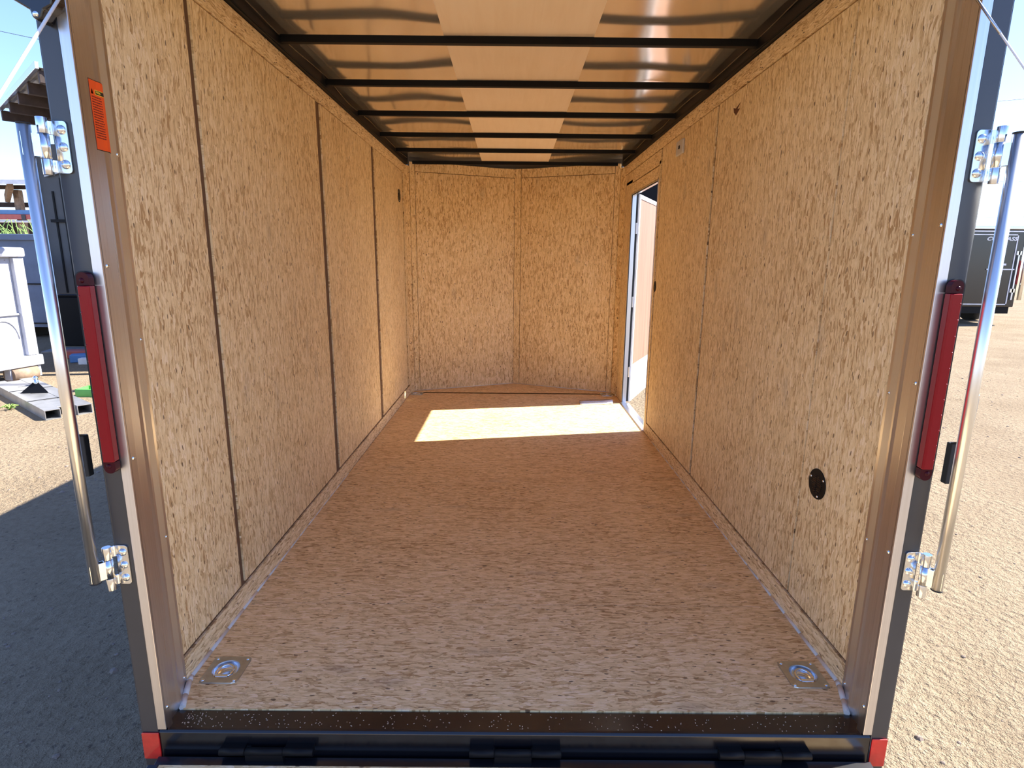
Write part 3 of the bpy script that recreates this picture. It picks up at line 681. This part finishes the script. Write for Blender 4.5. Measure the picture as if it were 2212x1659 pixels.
# ------------------------------------------------------------------ wall vents, dome switch, strike
def vent(loc, r, sx, label):
    t = thing('round_vent', label, 'vent', loc, 'black round vents')
    x0, y0, z0 = loc; n = 36
    MB().cyl((x0, y0, z0), (x0 - sx * 0.0025, y0, z0), r, r * 0.99, n=n).build('flange', 'black_satin', t)
    m = MB()
    for k in range(9):
        z = z0 - r * 0.52 + r * 1.04 * k / 8; hw = math.sqrt(max(0, (r * 0.60) ** 2 - (z - z0) ** 2))
        for a, b in ((-hw, -r * 0.06), (r * 0.06, hw)): m.obox((x0 - sx * 0.0032, y0 + (a + b) / 2, z), (0, 1, 0.0), (sx * 0.6, 0, 0.8), (1, 0, 0), (b - a) / 2, 0.0016, 0.0009)
    m.build('louvres', 'black', t)
    for a in (2.55, 0.35 if sx > 0 else 0.6, 4.45):
        MB().dome((x0 - sx * 0.0025, y0 + r * 0.82 * math.cos(a), z0 + r * 0.82 * math.sin(a)), (-sx, 0, 0), 0.0036, 0.0022, 8, 3).build('screw', 'zinc', t)
vent((W, 1.546, 0.478), 0.0445, 1, 'black round louvred vent low on the wall with the side door')
vent((-W, 4.469, 1.573), 0.047, -1, 'black round vent high on the wall near the far corner')
t = thing('wall_switch', 'small pale grey plastic switch box high on the wall before the side door', 'switch', (W, 3.19, 1.65))
MB().prism(rrect(3.135, 3.255, 1.655, 1.728, 0.008, 4), W - 0.012, W, 'x').build('cover', 'white_plastic', t, bevel=0.003)
MB().box(W - 0.015, W - 0.0125, 3.182, 3.200, 1.684, 1.700).build('rocker', 'black_satin', t)
t = thing('door_strike', 'black oval latch strike at the near edge of the side doorway', 'strike', (W, 3.585, 0.92))
MB().prism([(3.575 + 0.027 * math.cos(2 * PI * i / 20), 0.955 + 0.033 * math.sin(2 * PI * i / 20)) for i in range(20)], W - 0.003, W, 'x').build('plate', 'black_satin', t)
MB().dome((W - 0.003, 3.57, 0.955), (-1, 0, 0), 0.005, 0.003, 8, 3).build('screw', 'black', t)

# ------------------------------------------------------------------ side door: frame and opened leaf
df = struct(MB().box(W - 0.002, 0.902, 4.424, 4.440, 0.0, 1.597).box(W - 0.002, 0.902, 3.640, 3.652, 0.0, 1.597).box(W - 0.002, 0.902, 3.640, 4.440, 1.588, 1.597).build('door_1', 'alu', bevel=0.001))
tag(df, 'aluminium frame of the narrow side doorway', 'door frame')
MB().prism([(0.852, 0.0005), (0.856, 0.008), (0.890, 0.010), (0.925, 0.002), (0.925, -0.02), (0.852, -0.02)], 3.652, 4.424, 'y').build('threshold', 'alu_strip', df, bevel=0.001)
MB().box(0.8665, 0.872, 4.4185, 4.4235, 0.01, 1.585).box(0.8665, 0.872, 3.653, 3.657, 0.01, 1.585).box(0.8665, 0.872, 3.657, 4.418, 1.583, 1.5875).build('door_seal', 'rubber', df)
dl = Vector((0.4257, 0.9049, 0)); dn = Vector((0.9049, -0.4257, 0)); h0 = Vector((0.934, 4.458, 0)); LW = 0.775
leaf = thing('side_door', 'opened side door leaf with white frame, reddish wood panel and white kick plate', 'door', (h0.x, h0.y, 0.0))
def dbox(s0, s1, n0, n1, z0, z1, nm, mat, bev=0.001):
    c = h0 + dl * (s0 + s1) / 2 + dn * (n0 + n1) / 2 + Vector((0, 0, (z0 + z1) / 2))
    return MB().obox(c, dl, dn, (0, 0, 1), (s1 - s0) / 2, (n1 - n0) / 2, (z1 - z0) / 2).build(nm, mat, leaf, bevel=bev)
dbox(0.0, LW, -0.028, -0.010, 0.005, 1.597, 'outer_skin', 'charcoal')
dbox(0.030, LW - 0.03, -0.010, -0.002, 0.30, 1.567, 'wood_panel', 'luan')
dbox(0.030, LW - 0.03, -0.010, -0.001, 0.035, 0.299, 'kick_plate', 'white')
for a in ((0.0, 0.030, 0.005, 1.597), (LW - 0.03, LW, 0.005, 1.597), (0.030, LW - 0.03, 0.005, 0.035), (0.030, LW - 0.03, 1.567, 1.597)): dbox(a[0], a[1], -0.0098, 0.003, a[2], a[3], 'frame_rail', 'white')
for z in (0.25, 0.80, 1.35): dbox(-0.030, 0.004, -0.014, -0.006, z - 0.04, z + 0.04, 'hinge', 'alu')

# paper folder on the floor
t = thing('paper_folder', 'folded white paper in a clear sleeve lying in the sunlit patch of floor', 'paper', (0.66, 4.44, 0.0))
m = MB(); V = []; F = []
for i in range(13):
    u = i / 12
    for j in range(5):
        w = j / 4; x = 0.528 + 0.262 * u + 0.012 * w; y = 4.352 + 0.105 * w + 0.03 * u; z = 0.004 + 0.010 * math.sin(PI * w) + 0.022 * max(0, u - 0.7) * (0.5 + w)
        V.append((x, y, z))
for i in range(12):
    for j in range(4): a = i * 5 + j; F.append((a, a + 5, a + 6, a + 1))
m.add(V, F, True); o = m.build('sheet', 'paper', t); sd = o.modifiers.new('solid', 'SOLIDIFY'); sd.thickness = 0.002
m = MB(); V = [(0.520 + 0.02 * (i % 2) + 0.255 * (i // 2) / 6, (4.360, 4.502)[i % 2] + 0.03 * (i // 2) / 6, 0.0165 - 0.011 * (i % 2)) for i in range(14)]
m.add(V, [(2 * i, 2 * i + 2, 2 * i + 3, 2 * i + 1) for i in range(6)], True)
NP = NT('clear_plastic_sleeve'); NP.p(base=(0.86, 0.82, 0.88), rough=0.12, trans=0.75, ior=1.2); M['sleeve'] = NP.m
o = m.build('sleeve', 'sleeve', t); sd = o.modifiers.new('solid', 'SOLIDIFY'); sd.thickness = 0.0008

# ================================================================== the yard
# ---- black neighbour trailer seen over the opened side door
t = thing('enclosed_trailer', 'black trailer seen through the side doorway above the opened door', 'trailer', (2.4, 10.5, G), 'black enclosed trailers in the yard')
MB().box(1.75, 3.75, 8.6, 12.6, G + 0.45, 2.45).build('body', 'black_satin', t, bevel=0.03)
MB().box(1.85, 3.65, 8.7, 12.5, G + 0.33, G + 0.448).build('chassis', 'black_satin', t)
for yy in (10.3, 11.1): MB().cyl((1.62, yy, G + 0.33), (3.88, yy, G + 0.33), 0.33, n=24).build('wheel', 'tyre', t)

# ---- parked black trailer, upper right, with its name across the ramp door
t = thing('enclosed_trailer', 'glossy black enclosed trailer parked in the sun with white lettering on its rear door', 'trailer', (12.6, 17.5, G), 'black enclosed trailers in the yard')
X0, X1, YB = 11.35, 13.78, 15.8
MB().box(X0, X1, YB, YB + 4.2, 0.0, 2.06).build('body', 'black', t, bevel=0.02)
MB().box(X0 + 0.1, X1 - 0.1, YB + 0.02, YB + 4.0, -0.18, -0.001).build('chassis', 'black_satin', t)
MB().box(X0 - 0.02, X1 + 0.05, YB - 0.03, YB + 4.22, 2.061, 2.16).build('roof_rail', 'alu', t, bevel=0.02)
fr = MB()
dx0, dx1, dz0, dz1 = X0 + 0.12, 13.57, 0.06, 1.94; w_ = 0.028
fr.box(dx0, dx1, YB - 0.012, YB - 0.002, dz1 - w_, dz1).box(dx0, dx1, YB - 0.012, YB - 0.002, dz0, dz0 + w_).box(dx0, dx0 + w_, YB - 0.012, YB - 0.002, dz0, dz1).box(dx1 - w_, dx1, YB - 0.012, YB - 0.002, dz0, dz1)
fr.build('door_trim', 'white', t)
MB().box(X0, X1, YB - 0.012, YB - 0.002, 2.00, 2.03).build('top_trim', 'white', t)
MB().box(12.85, 13.60, YB - 0.03, YB - 0.013, 1.0, 1.03).box(13.23, 13.28, YB - 0.035, YB - 0.013, 0.96, 1.13).box(13.15, 13.35, YB - 0.035, YB - 0.013, 1.12, 1.17).build('latch_bar', 'white', t)
MB().box(13.62, 13.66, YB - 0.05, YB - 0.002, 0.20, 1.5).build('side_bar', 'alu', t)
MB().box(13.69, 13.74, YB - 0.04, YB - 0.002, 0.62, 1.25).build('tail_light', 'lens', t)
for z in (0.45, 1.45): MB().box(13.58, 13.70, YB - 0.05, YB - 0.004, z - 0.05, z + 0.05).build('hinge', 'zinc', t)
MB().cyl((13.86, YB - 0.04, 0.20), (13.86, YB - 0.04, 1.95), 0.05, n=14).build('swing_bar', 'zinc_warm', t)
text3d('COMPASS', 0.135, (12.72, YB - 0.006, 1.775), (PI / 2, 0, 0), 'white', t, 'lettering', shear=0.25, sx=1.38, bold=0.004, ext=0.002)
for yy in (17.4,):
    MB().cyl((13.79, yy, G + 0.34), (14.08, yy, G + 0.34), 0.34, n=28).build('wheel', 'tyre', t)
    MB().cyl((11.02, yy, G + 0.34), (11.34, yy, G + 0.34), 0.34, n=28).build('wheel', 'tyre', t)
    for a, b in ((13.785, 14.15), (10.95, 11.345)):
        arc = [(yy + r * math.cos(q), G + 0.36 + r * math.sin(q)) for r, rng in ((0.50, [PI * i / 10 for i in range(11)]), (0.48, [PI * (10 - i) / 10 for i in range(11)])) for q in rng]
        MB().prism(arc, a, b, 'x').prism([(yy - 0.52, G + 0.36), (yy + 0.52, G + 0.36), (yy + 0.52, G + 0.28), (yy - 0.52, G + 0.28)], a, b, 'x').box(a, b, yy - 0.52, yy - 0.50, G + 0.28, G + 0.62).build('fender', 'alu', t)

# ---- dark grey raised trailer beyond the post with junk in its shade
t = thing('box_trailer', 'dark grey box body with door rods standing beyond the dumpster', 'trailer', (-5.7, 10.6, G))
bx0, bx1, by = -6.66, -4.5, 8.35
MB().box(bx0, bx1, by, 12.6, 0.58, 2.62).build('body', 'charcoal2', t, bevel=0.01)
for x in (-6.44, -6.31, -6.15): MB().box(x - 0.012, x + 0.012, by - 0.012, by - 0.001, 0.60, 2.18 if x > -6.4 else 2.0).build('door_rib', 'black_satin', t)
MB().box(bx0 - 0.04, bx0 + 0.02, by - 0.04, by - 0.001, 0.58, 2.6).build('corner_post', 'black_satin', t)
for z, dz in ((2.24, 0.05), (1.60, 0.0)): MB().obox((-6.35, by - 0.03, z), (1, 0, dz / 0.2), (0, 1, 0), (0, 0, 1), 0.15, 0.012, 0.02).build('door_rod', 'steel' if dz else 'black_satin', t)
MB().box(bx0 + 0.1, bx1 - 0.1, by + 0.6, 12.4, 0.45, 0.579).build('chassis', 'black_satin', t)
for x in (-6.5, -4.95): MB().box(x - 0.04, x + 0.04, by + 0.8, by + 0.88, G, 0.45).build('leg', 'black_satin', t)
for yy in (12.0,): MB().cyl((bx0 + 0.05, yy, G + 0.4), (bx1 - 0.05, yy, G + 0.4), 0.4, n=20).build('wheel', 'tyre', t)
t = thing('shade_filler_box', 'black box added to deepen the shade under the dark box body', 'box', (-6.6, 10.6, G))  # added black block, stands in for the deep shade beneath the box body
MB().box(-8.3, -4.6, 10.45, 11.2, G, 0.40).build('body', 'black_satin', t, bevel=0.02)
MB().box(-8.32, -4.58, 10.43, 11.22, 0.401, 0.44).build('filler_top', 'black_satin', t, bevel=0.01)
tag(MB().box(-7.1, -5.2, 9.50, 9.54, 0.28, 0.31).box(-7.1, -7.06, 9.50, 9.54, G, 0.28).box(-5.24, -5.2, 9.50, 9.54, G, 0.28).build('work_stand', 'steel'), 'thin grey metal stand in the shade under the dark box body', 'stand')
def junk(nm, lab_, cat, c, sz, mat, rz=0.0):
    m = MB(); ez = Vector((0, 0, 1)); ex = Vector((math.cos(rz), math.sin(rz), 0)); ey = Vector((-ex.y, ex.x, 0))
    m.obox((c[0], c[1], c[2] + sz[2] / 2), ex, ey, ez, sz[0] / 2, sz[1] / 2, sz[2] / 2)
    return tag(m.build(nm, mat, bevel=min(sz) * 0.12), lab_, cat)
junk('plywood_sheet', 'grey sheet of board lying in the shade of the dark box body', 'board', (-7.55, 9.98, G), (1.1, 0.5, 0.03), 'steel', 0.3)
junk('tool_case', 'dark red case lying in the shade under the dark box body', 'case', (-7.05, 9.25, G), (0.5, 0.25, 0.12), 'red', 0.2)
junk('blue_crate', 'blue crate on the shaded dirt beside the red tail light', 'crate', (-6.78, 8.85, G), (0.26, 0.2, 0.12), 'blue', 0.5)
junk('plastic_jug', 'white plastic jug on the shaded dirt behind the blue crate', 'jug', (-6.55, 8.62, G), (0.14, 0.12, 0.10), 'white', 0.2)
junk('metal_pipe', 'thin white pipe lying in the shade behind the dumpster', 'pipe', (-8.75, 9.7, G), (0.9, 0.03, 0.03), 'white', -0.3)

# ---- white dumpster
t = thing('dumpster', 'rust-spotted white steel dumpster on rollers', 'dumpster', (-7.6, 6.6, G))
o0 = Vector((-6.355, 7.57, 0)); e = Vector((-0.21, -0.978, 0)).normalized(); n_ = Vector((0.978, -0.21, 0)).normalized()   # e along the visible face, n_ out of it
def db(s0, s1, n0, n1, z0, z1, nm, mat='rusty_white', bev=0.006):
    c = o0 + e * (s0 + s1) / 2 + n_ * (n0 + n1) / 2 + Vector((0, 0, (z0 + z1) / 2))
    return MB().obox(c, e, n_, (0, 0, 1), abs(s1 - s0) / 2, abs(n1 - n0) / 2, abs(z1 - z0) / 2).build(nm, mat, t, bevel=bev)
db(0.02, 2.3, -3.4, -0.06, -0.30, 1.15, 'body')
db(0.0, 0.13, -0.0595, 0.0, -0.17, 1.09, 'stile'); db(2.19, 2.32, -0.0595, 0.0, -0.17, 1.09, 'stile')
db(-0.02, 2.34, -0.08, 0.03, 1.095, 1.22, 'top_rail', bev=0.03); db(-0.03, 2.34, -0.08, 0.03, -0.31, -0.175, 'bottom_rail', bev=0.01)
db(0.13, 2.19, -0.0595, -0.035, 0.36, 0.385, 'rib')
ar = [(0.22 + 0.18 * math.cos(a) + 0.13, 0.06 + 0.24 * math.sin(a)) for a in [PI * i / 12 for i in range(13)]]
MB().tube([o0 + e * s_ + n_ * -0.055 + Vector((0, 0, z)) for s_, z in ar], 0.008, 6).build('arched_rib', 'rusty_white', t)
for s0 in (0.12, 1.9):
    for k in (0.0, 0.36): db(s0 + k - 0.12, s0 + k - 0.08, -0.10, 0.0, -0.46, -0.311, 'roller_bracket')
    c = o0 + e * (s0 + 0.10) + n_ * -0.05 + Vector((0, 0, G + 0.10)); MB().cyl(c - e * 0.16, c + e * 0.16, 0.10, n=18).build('roller', 'timber', t)

# ---- grey-blue container further back
t = thing('container', 'grey-blue steel container behind the white dumpster', 'container', (-11.0, 12.4, G))
MB().box(-14.0, -8.35, 11.5, 13.8, -0.28, 1.42).build('body', 'grey_blue', t)
MB().box(-14.05, -8.31, 11.44, 13.85, 1.421, 1.54).build('rim', 'grey_blue', t, bevel=0.01)
for z in (0.58, -0.20): MB().box(-14.0, -8.35, 11.48, 11.4995, z - 0.012, z + 0.012).build('seam', 'black_satin', t)
for x in (-10.0, -13.0): MB().box(x - 0.06, x + 0.06, 11.6, 13.7, G, -0.281).build('skid', 'black_satin', t)
# weeds on it
random.seed(11)
m = MB()
for i in range(34):
    x = random.uniform(-11.3, -10.5); y = 13.0 + random.uniform(-0.2, 0.2); h = random.uniform(0.12, 0.42); a = random.uniform(-0.9, 0.9)
    pts = [(x + a * h * (k / 5) ** 2, y, 1.541 + h * (k / 5) - 0.12 * h * (k / 5) ** 3) for k in range(6)]; m.tube(pts, 0.008, 4)
tag(m.build('weeds', 'weed'), 'thin weeds sprouting above the far side of the grey-blue container', 'weeds', kind='stuff')

# ---- far shed with painted beam
t = thing('open_shed', 'far open shed with timber posts and a red and blue beam', 'shed', (-16, 18.6, G))
MB().prism([(17.4, 3.20), (22, 3.75), (22, 3.82), (17.4, 3.28)], -21, -13.2, 'x').build('roof', 'roof_sheet', t)
MB().box(-21, -13.2, 17.36, 17.40, 3.17, 3.29).build('fascia', 'white', t)
for i in range(5): MB().box(-21, -13.2, 18 + i * 0.9, 18.1 + i * 0.9, 3.10 + 0.11 * i, 3.20 + 0.11 * i).build('purlin', 'timber_dark', t)
MB().obox((-15.1, 17.9, 3.02), (0.72, -0.6, 0.45), (0.6, 0.72, 0), (0, 0, 1), 0.42, 0.06, 0.11).build('brace', 'timber', t)
MB().box(-21, -13.2, 18.5, 18.6, 2.62, 2.76).build('tie_beam', 'timber_dark', t)
MB().box(-21, -13.2, 18.02, 18.14, 2.37, 2.50).build('beam', 'blue', t, bevel=0.01)
MB().box(-21, -13.2, 18.0, 18.14, 2.22, 2.369).build('beam', 'red', t, bevel=0.01)
MB().box(-21, -13.2, 17.98, 18.14, 2.13, 2.19).build('beam', 'white', t, bevel=0.01)
MB().box(-14.92, -14.80, 17.98, 18.0 - 0.0005, 2.20, 2.36).build('plate', 'charcoal2', t)
for x in (-15.12, -18.2): MB().box(x - 0.09, x + 0.09, 18.15, 18.32, G, 3.1).build('post', 'timber', t, bevel=0.01)
MB().box(-21, -13.2, 21.6, 21.7, G, 2.42).build('back_wall', 'timber_dark', t)

# ---- canopy upper left: corrugated sheet over dark purlins
t = thing('lean_to_roof', 'corrugated lean-to roof with dark purlins jutting against the sky', 'roof', (-5.6, 7.6, G))
A = Vector((-6.82, 8.15, 0)); ce = Vector((0.74, -0.67, 0)).normalized(); cn = Vector((0.67, 0.74, 0)).normalized()
def cb(s0, s1, n0, n1, z0, z1, nm, mat, bev=0.004):
    c = A + ce * (s0 + s1) / 2 + cn * (n0 + n1) / 2 + Vector((0, 0, (z0 + z1) / 2))
    return MB().obox(c, ce, cn, (0, 0, 1), (s1 - s0) / 2, (n1 - n0) / 2, (z1 - z0) / 2).build(nm, mat, t, bevel=bev)
CL_ = 2.6
cb(-0.02, CL_, -0.035, 0.0, 2.985, 3.055, 'fascia', 'alu_strip')
m = MB(); V = []; F = []; k = 0; nn = 0.0; zz = [0, 0, 0.035, 0.035]; st_ = [0.03, 0.03, 0.03, 0.03]
while nn < 1.0:
    V += [A + ce * 0.0 + cn * (nn + 0.0) + Vector((0, 0, 3.005 + zz[k % 4])), A + ce * CL_ + cn * nn + Vector((0, 0, 3.005 + zz[k % 4]))]; nn += st_[k % 4]; k += 1
for i in range(k - 1): F.append((2 * i, 2 * i + 1, 2 * i + 3, 2 * i + 2))
m.add(V, F); o = m.build('roof_sheet', 'roof_sheet', t); sd = o.modifiers.new('solid', 'SOLIDIFY'); sd.thickness = 0.003
for s_ in (0.0, 0.62, 1.24, 1.86, 2.48): cb(s_, s_ + 0.07, 0.002, 1.0, 2.87, 2.99, 'purlin', 'timber_dark')
cb(0.05, CL_, 0.42, 0.52, 2.76, 2.898, 'rafter', 'timber_dark')
for s_ in (0.86, 2.3): cb(s_, s_ + 0.1, 0.42, 0.52, G, 2.759, 'post', 'timber_dark')

# ---- steel tube frame with hitch ball on the ground
t = thing('steel_frame', 'grey rectangular steel tube frame with plates lying on the dirt', 'frame', (-5.4, 6.1, G))
f0 = Vector((-4.665, 5.50, G)); fe = Vector((-0.79, 0.61, 0)).normalized(); fn = Vector((0.61, 0.79, 0)).normalized()
def tube4(n0, n1, L, z0, z1, nm='tube', w=0.006):
    for q in ((n0, n1, z0, z0 + w), (n0, n1, z1 - w, z1), (n0, n0 + w, z0 + w, z1 - w), (n1 - w, n1, z0 + w, z1 - w)): pass
    m = MB()
    for a, b, c, d in ((n0, n1, z0, z0 + w), (n0, n1, z1 - w, z1), (n0, n0 + w, z0 + w, z1 - w), (n1 - w, n1, z0 + w, z1 - w)):
        m.obox(f0 + fe * L / 2 + fn * (a + b) / 2 + Vector((0, 0, (c + d) / 2)), fe, fn, (0, 0, 1), L / 2, (b - a) / 2, (d - c) / 2)
    return m.build(nm, 'steel', t)
tube4(0.0, 0.13, 2.15, 0.0, 0.10); tube4(0.27, 0.40, 2.15, 0.0, 0.10)
def fb(s0, s1, n0, n1, z0, z1, nm, mat='steel'):
    return MB().obox(f0 + fe * (s0 + s1) / 2 + fn * (n0 + n1) / 2 + Vector((0, 0, (z0 + z1) / 2)), fe, fn, (0, 0, 1), (s1 - s0) / 2, (n1 - n0) / 2, (z1 - z0) / 2).build(nm, mat, t, bevel=0.002)
for s0 in (0.12, 0.62, 1.12, 1.62): fb(s0, s0 + 0.44, 0.132, 0.268, 0.085, 0.098, 'plate')
for s0 in (0.58, 1.3): fb(s0, s0 + 0.02, 0.0, 0.4, 0.1005, 0.103, 'weld_seam', 'black_satin')
t = thing('hitch_ball', 'small black pedestal with a bright hitch ball on the steel frame', 'hitch ball', (-5.38, 6.28, -0.40))
hb = Vector((-5.38, 6.28, -0.398)); MB().add([hb + Vector((-0.14, -0.05, 0)), hb + Vector((0.14, 0.0, 0)), hb + Vector((0.02, 0.12, 0)), hb + Vector((0.0, 0.02, 0.14))], [(0, 1, 3), (1, 2, 3), (2, 0, 3), (2, 1, 0)]).build('gusset', 'black_satin', t)
MB().cyl(hb + Vector((0, 0.02, 0.10)), hb + Vector((0, 0.02, 0.15)), 0.022, n=14).build('stem', 'zinc', t)
for z, r in ((0.115, 0.026), (0.165, 0.026)):
    m = MB().dome(hb + Vector((0, 0.02, z)), (0, 0, 1), r, r, 16, 6).dome(hb + Vector((0, 0.02, z)), (0, 0, -1), r, r, 16, 6); m.build('ball', 'zinc', t)
t = thing('green_tray', 'green plastic tray on the dirt behind the swing bar', 'tray', (-4.88, 6.62, G))
for a in (((-4.88, 6.62), 0.24, 0.11, 0.0, 0.02), ((-4.88, 6.515), 0.24, 0.008, 0.02, 0.09), ((-4.88, 6.725), 0.24, 0.008, 0.02, 0.09), ((-5.115, 6.62), 0.008, 0.11, 0.02, 0.09), ((-4.645, 6.62), 0.008, 0.11, 0.02, 0.09)):
    MB().box(a[0][0] - a[1], a[0][0] + a[1], a[0][1] - a[2], a[0][1] + a[2], G + a[3], G + a[4]).build('tray_floor' if a[3] == 0 else 'tray_side', 'green', t)
m = MB()
for i in range(26):
    a = random.uniform(0, 2 * PI); h = random.uniform(0.03, 0.07); r = random.uniform(0.02, 0.09)
    m.tube([(-5.37, 5.90, G), (-5.37 + r * 0.5 * math.cos(a), 5.90 + r * 0.5 * math.sin(a), G + h), (-5.37 + r * math.cos(a), 5.90 + r * math.sin(a), G + h * 0.7)], 0.004, 4)
tag(m.build('small_weed', 'weed'), 'small green weed growing by the steel frame', 'weed', kind='stuff')
# ---- power lines
for i, (a, b) in enumerate((((23.2, 30, 9.03), (27.5, 30, 9.45)), ((22.5, 30, 5.28), (28.0, 30, 5.5)), ((22.5, 30, 3.56), (28.0, 30, 3.75)), ((-26.5, 30, 12.1), (-21.5, 30, 11.15)))):
    A_ = Vector(a); B_ = Vector(b); dd = B_ - A_
    tag(MB().tube([A_ - dd * 2 + dd * 5 * k / 20 - Vector((0, 0, 0.6 * math.sin(PI * k / 20) * 0.2)) for k in range(21)], 0.012, 5).build('power_line', 'charcoal2'),
        ('overhead wire high above the parked black trailer', 'middle overhead wire above the parked black trailer', 'lowest overhead wire just above the parked black trailer', 'overhead wire crossing the sky above the lean-to roof')[i], 'wire', 'overhead wires')
# ---- stones and pebbles
random.seed(21)
def stone(m, x, y, r):
    n = 6; ph = random.uniform(0, 6); V = []
    for j, (k, h) in enumerate(((1.0, 0.0), (0.85, 0.5), (0.35, 0.85))):
        V += [(x + r * k * random.uniform(0.8, 1.2) * math.cos(ph + 2 * PI * i / n), y + r * k * random.uniform(0.6, 1.1) * math.sin(ph + 2 * PI * i / n), G + r * h * 0.8) for i in range(n)]
    F = [(j * n + i, j * n + (i + 1) % n, (j + 1) * n + (i + 1) % n, (j + 1) * n + i) for j in range(2) for i in range(n)] + [tuple(2 * n + i for i in range(n))]
    m.add(V, F)
m = MB()
for i in range(1500):
    s_ = random.choice((-1, 1)); x = s_ * random.uniform(1.0, 7.5 if s_ > 0 else 4.0); y = random.uniform(0.3, 8.5 if s_ > 0 else 5.2)
    if s_ < 0 and x < -0.9 and abs(y - 2.9) < 0.5: continue
    stone(m, x, y, abs(random.gauss(0.0, 0.006)) + 0.003)
tag(m.build('pebbles', flat('pebble_grey', (0.20, 0.155, 0.125), 0.9, var=0.4, vs=3)), 'small dark pebbles scattered over the sandy dirt', 'pebbles', kind='stuff')
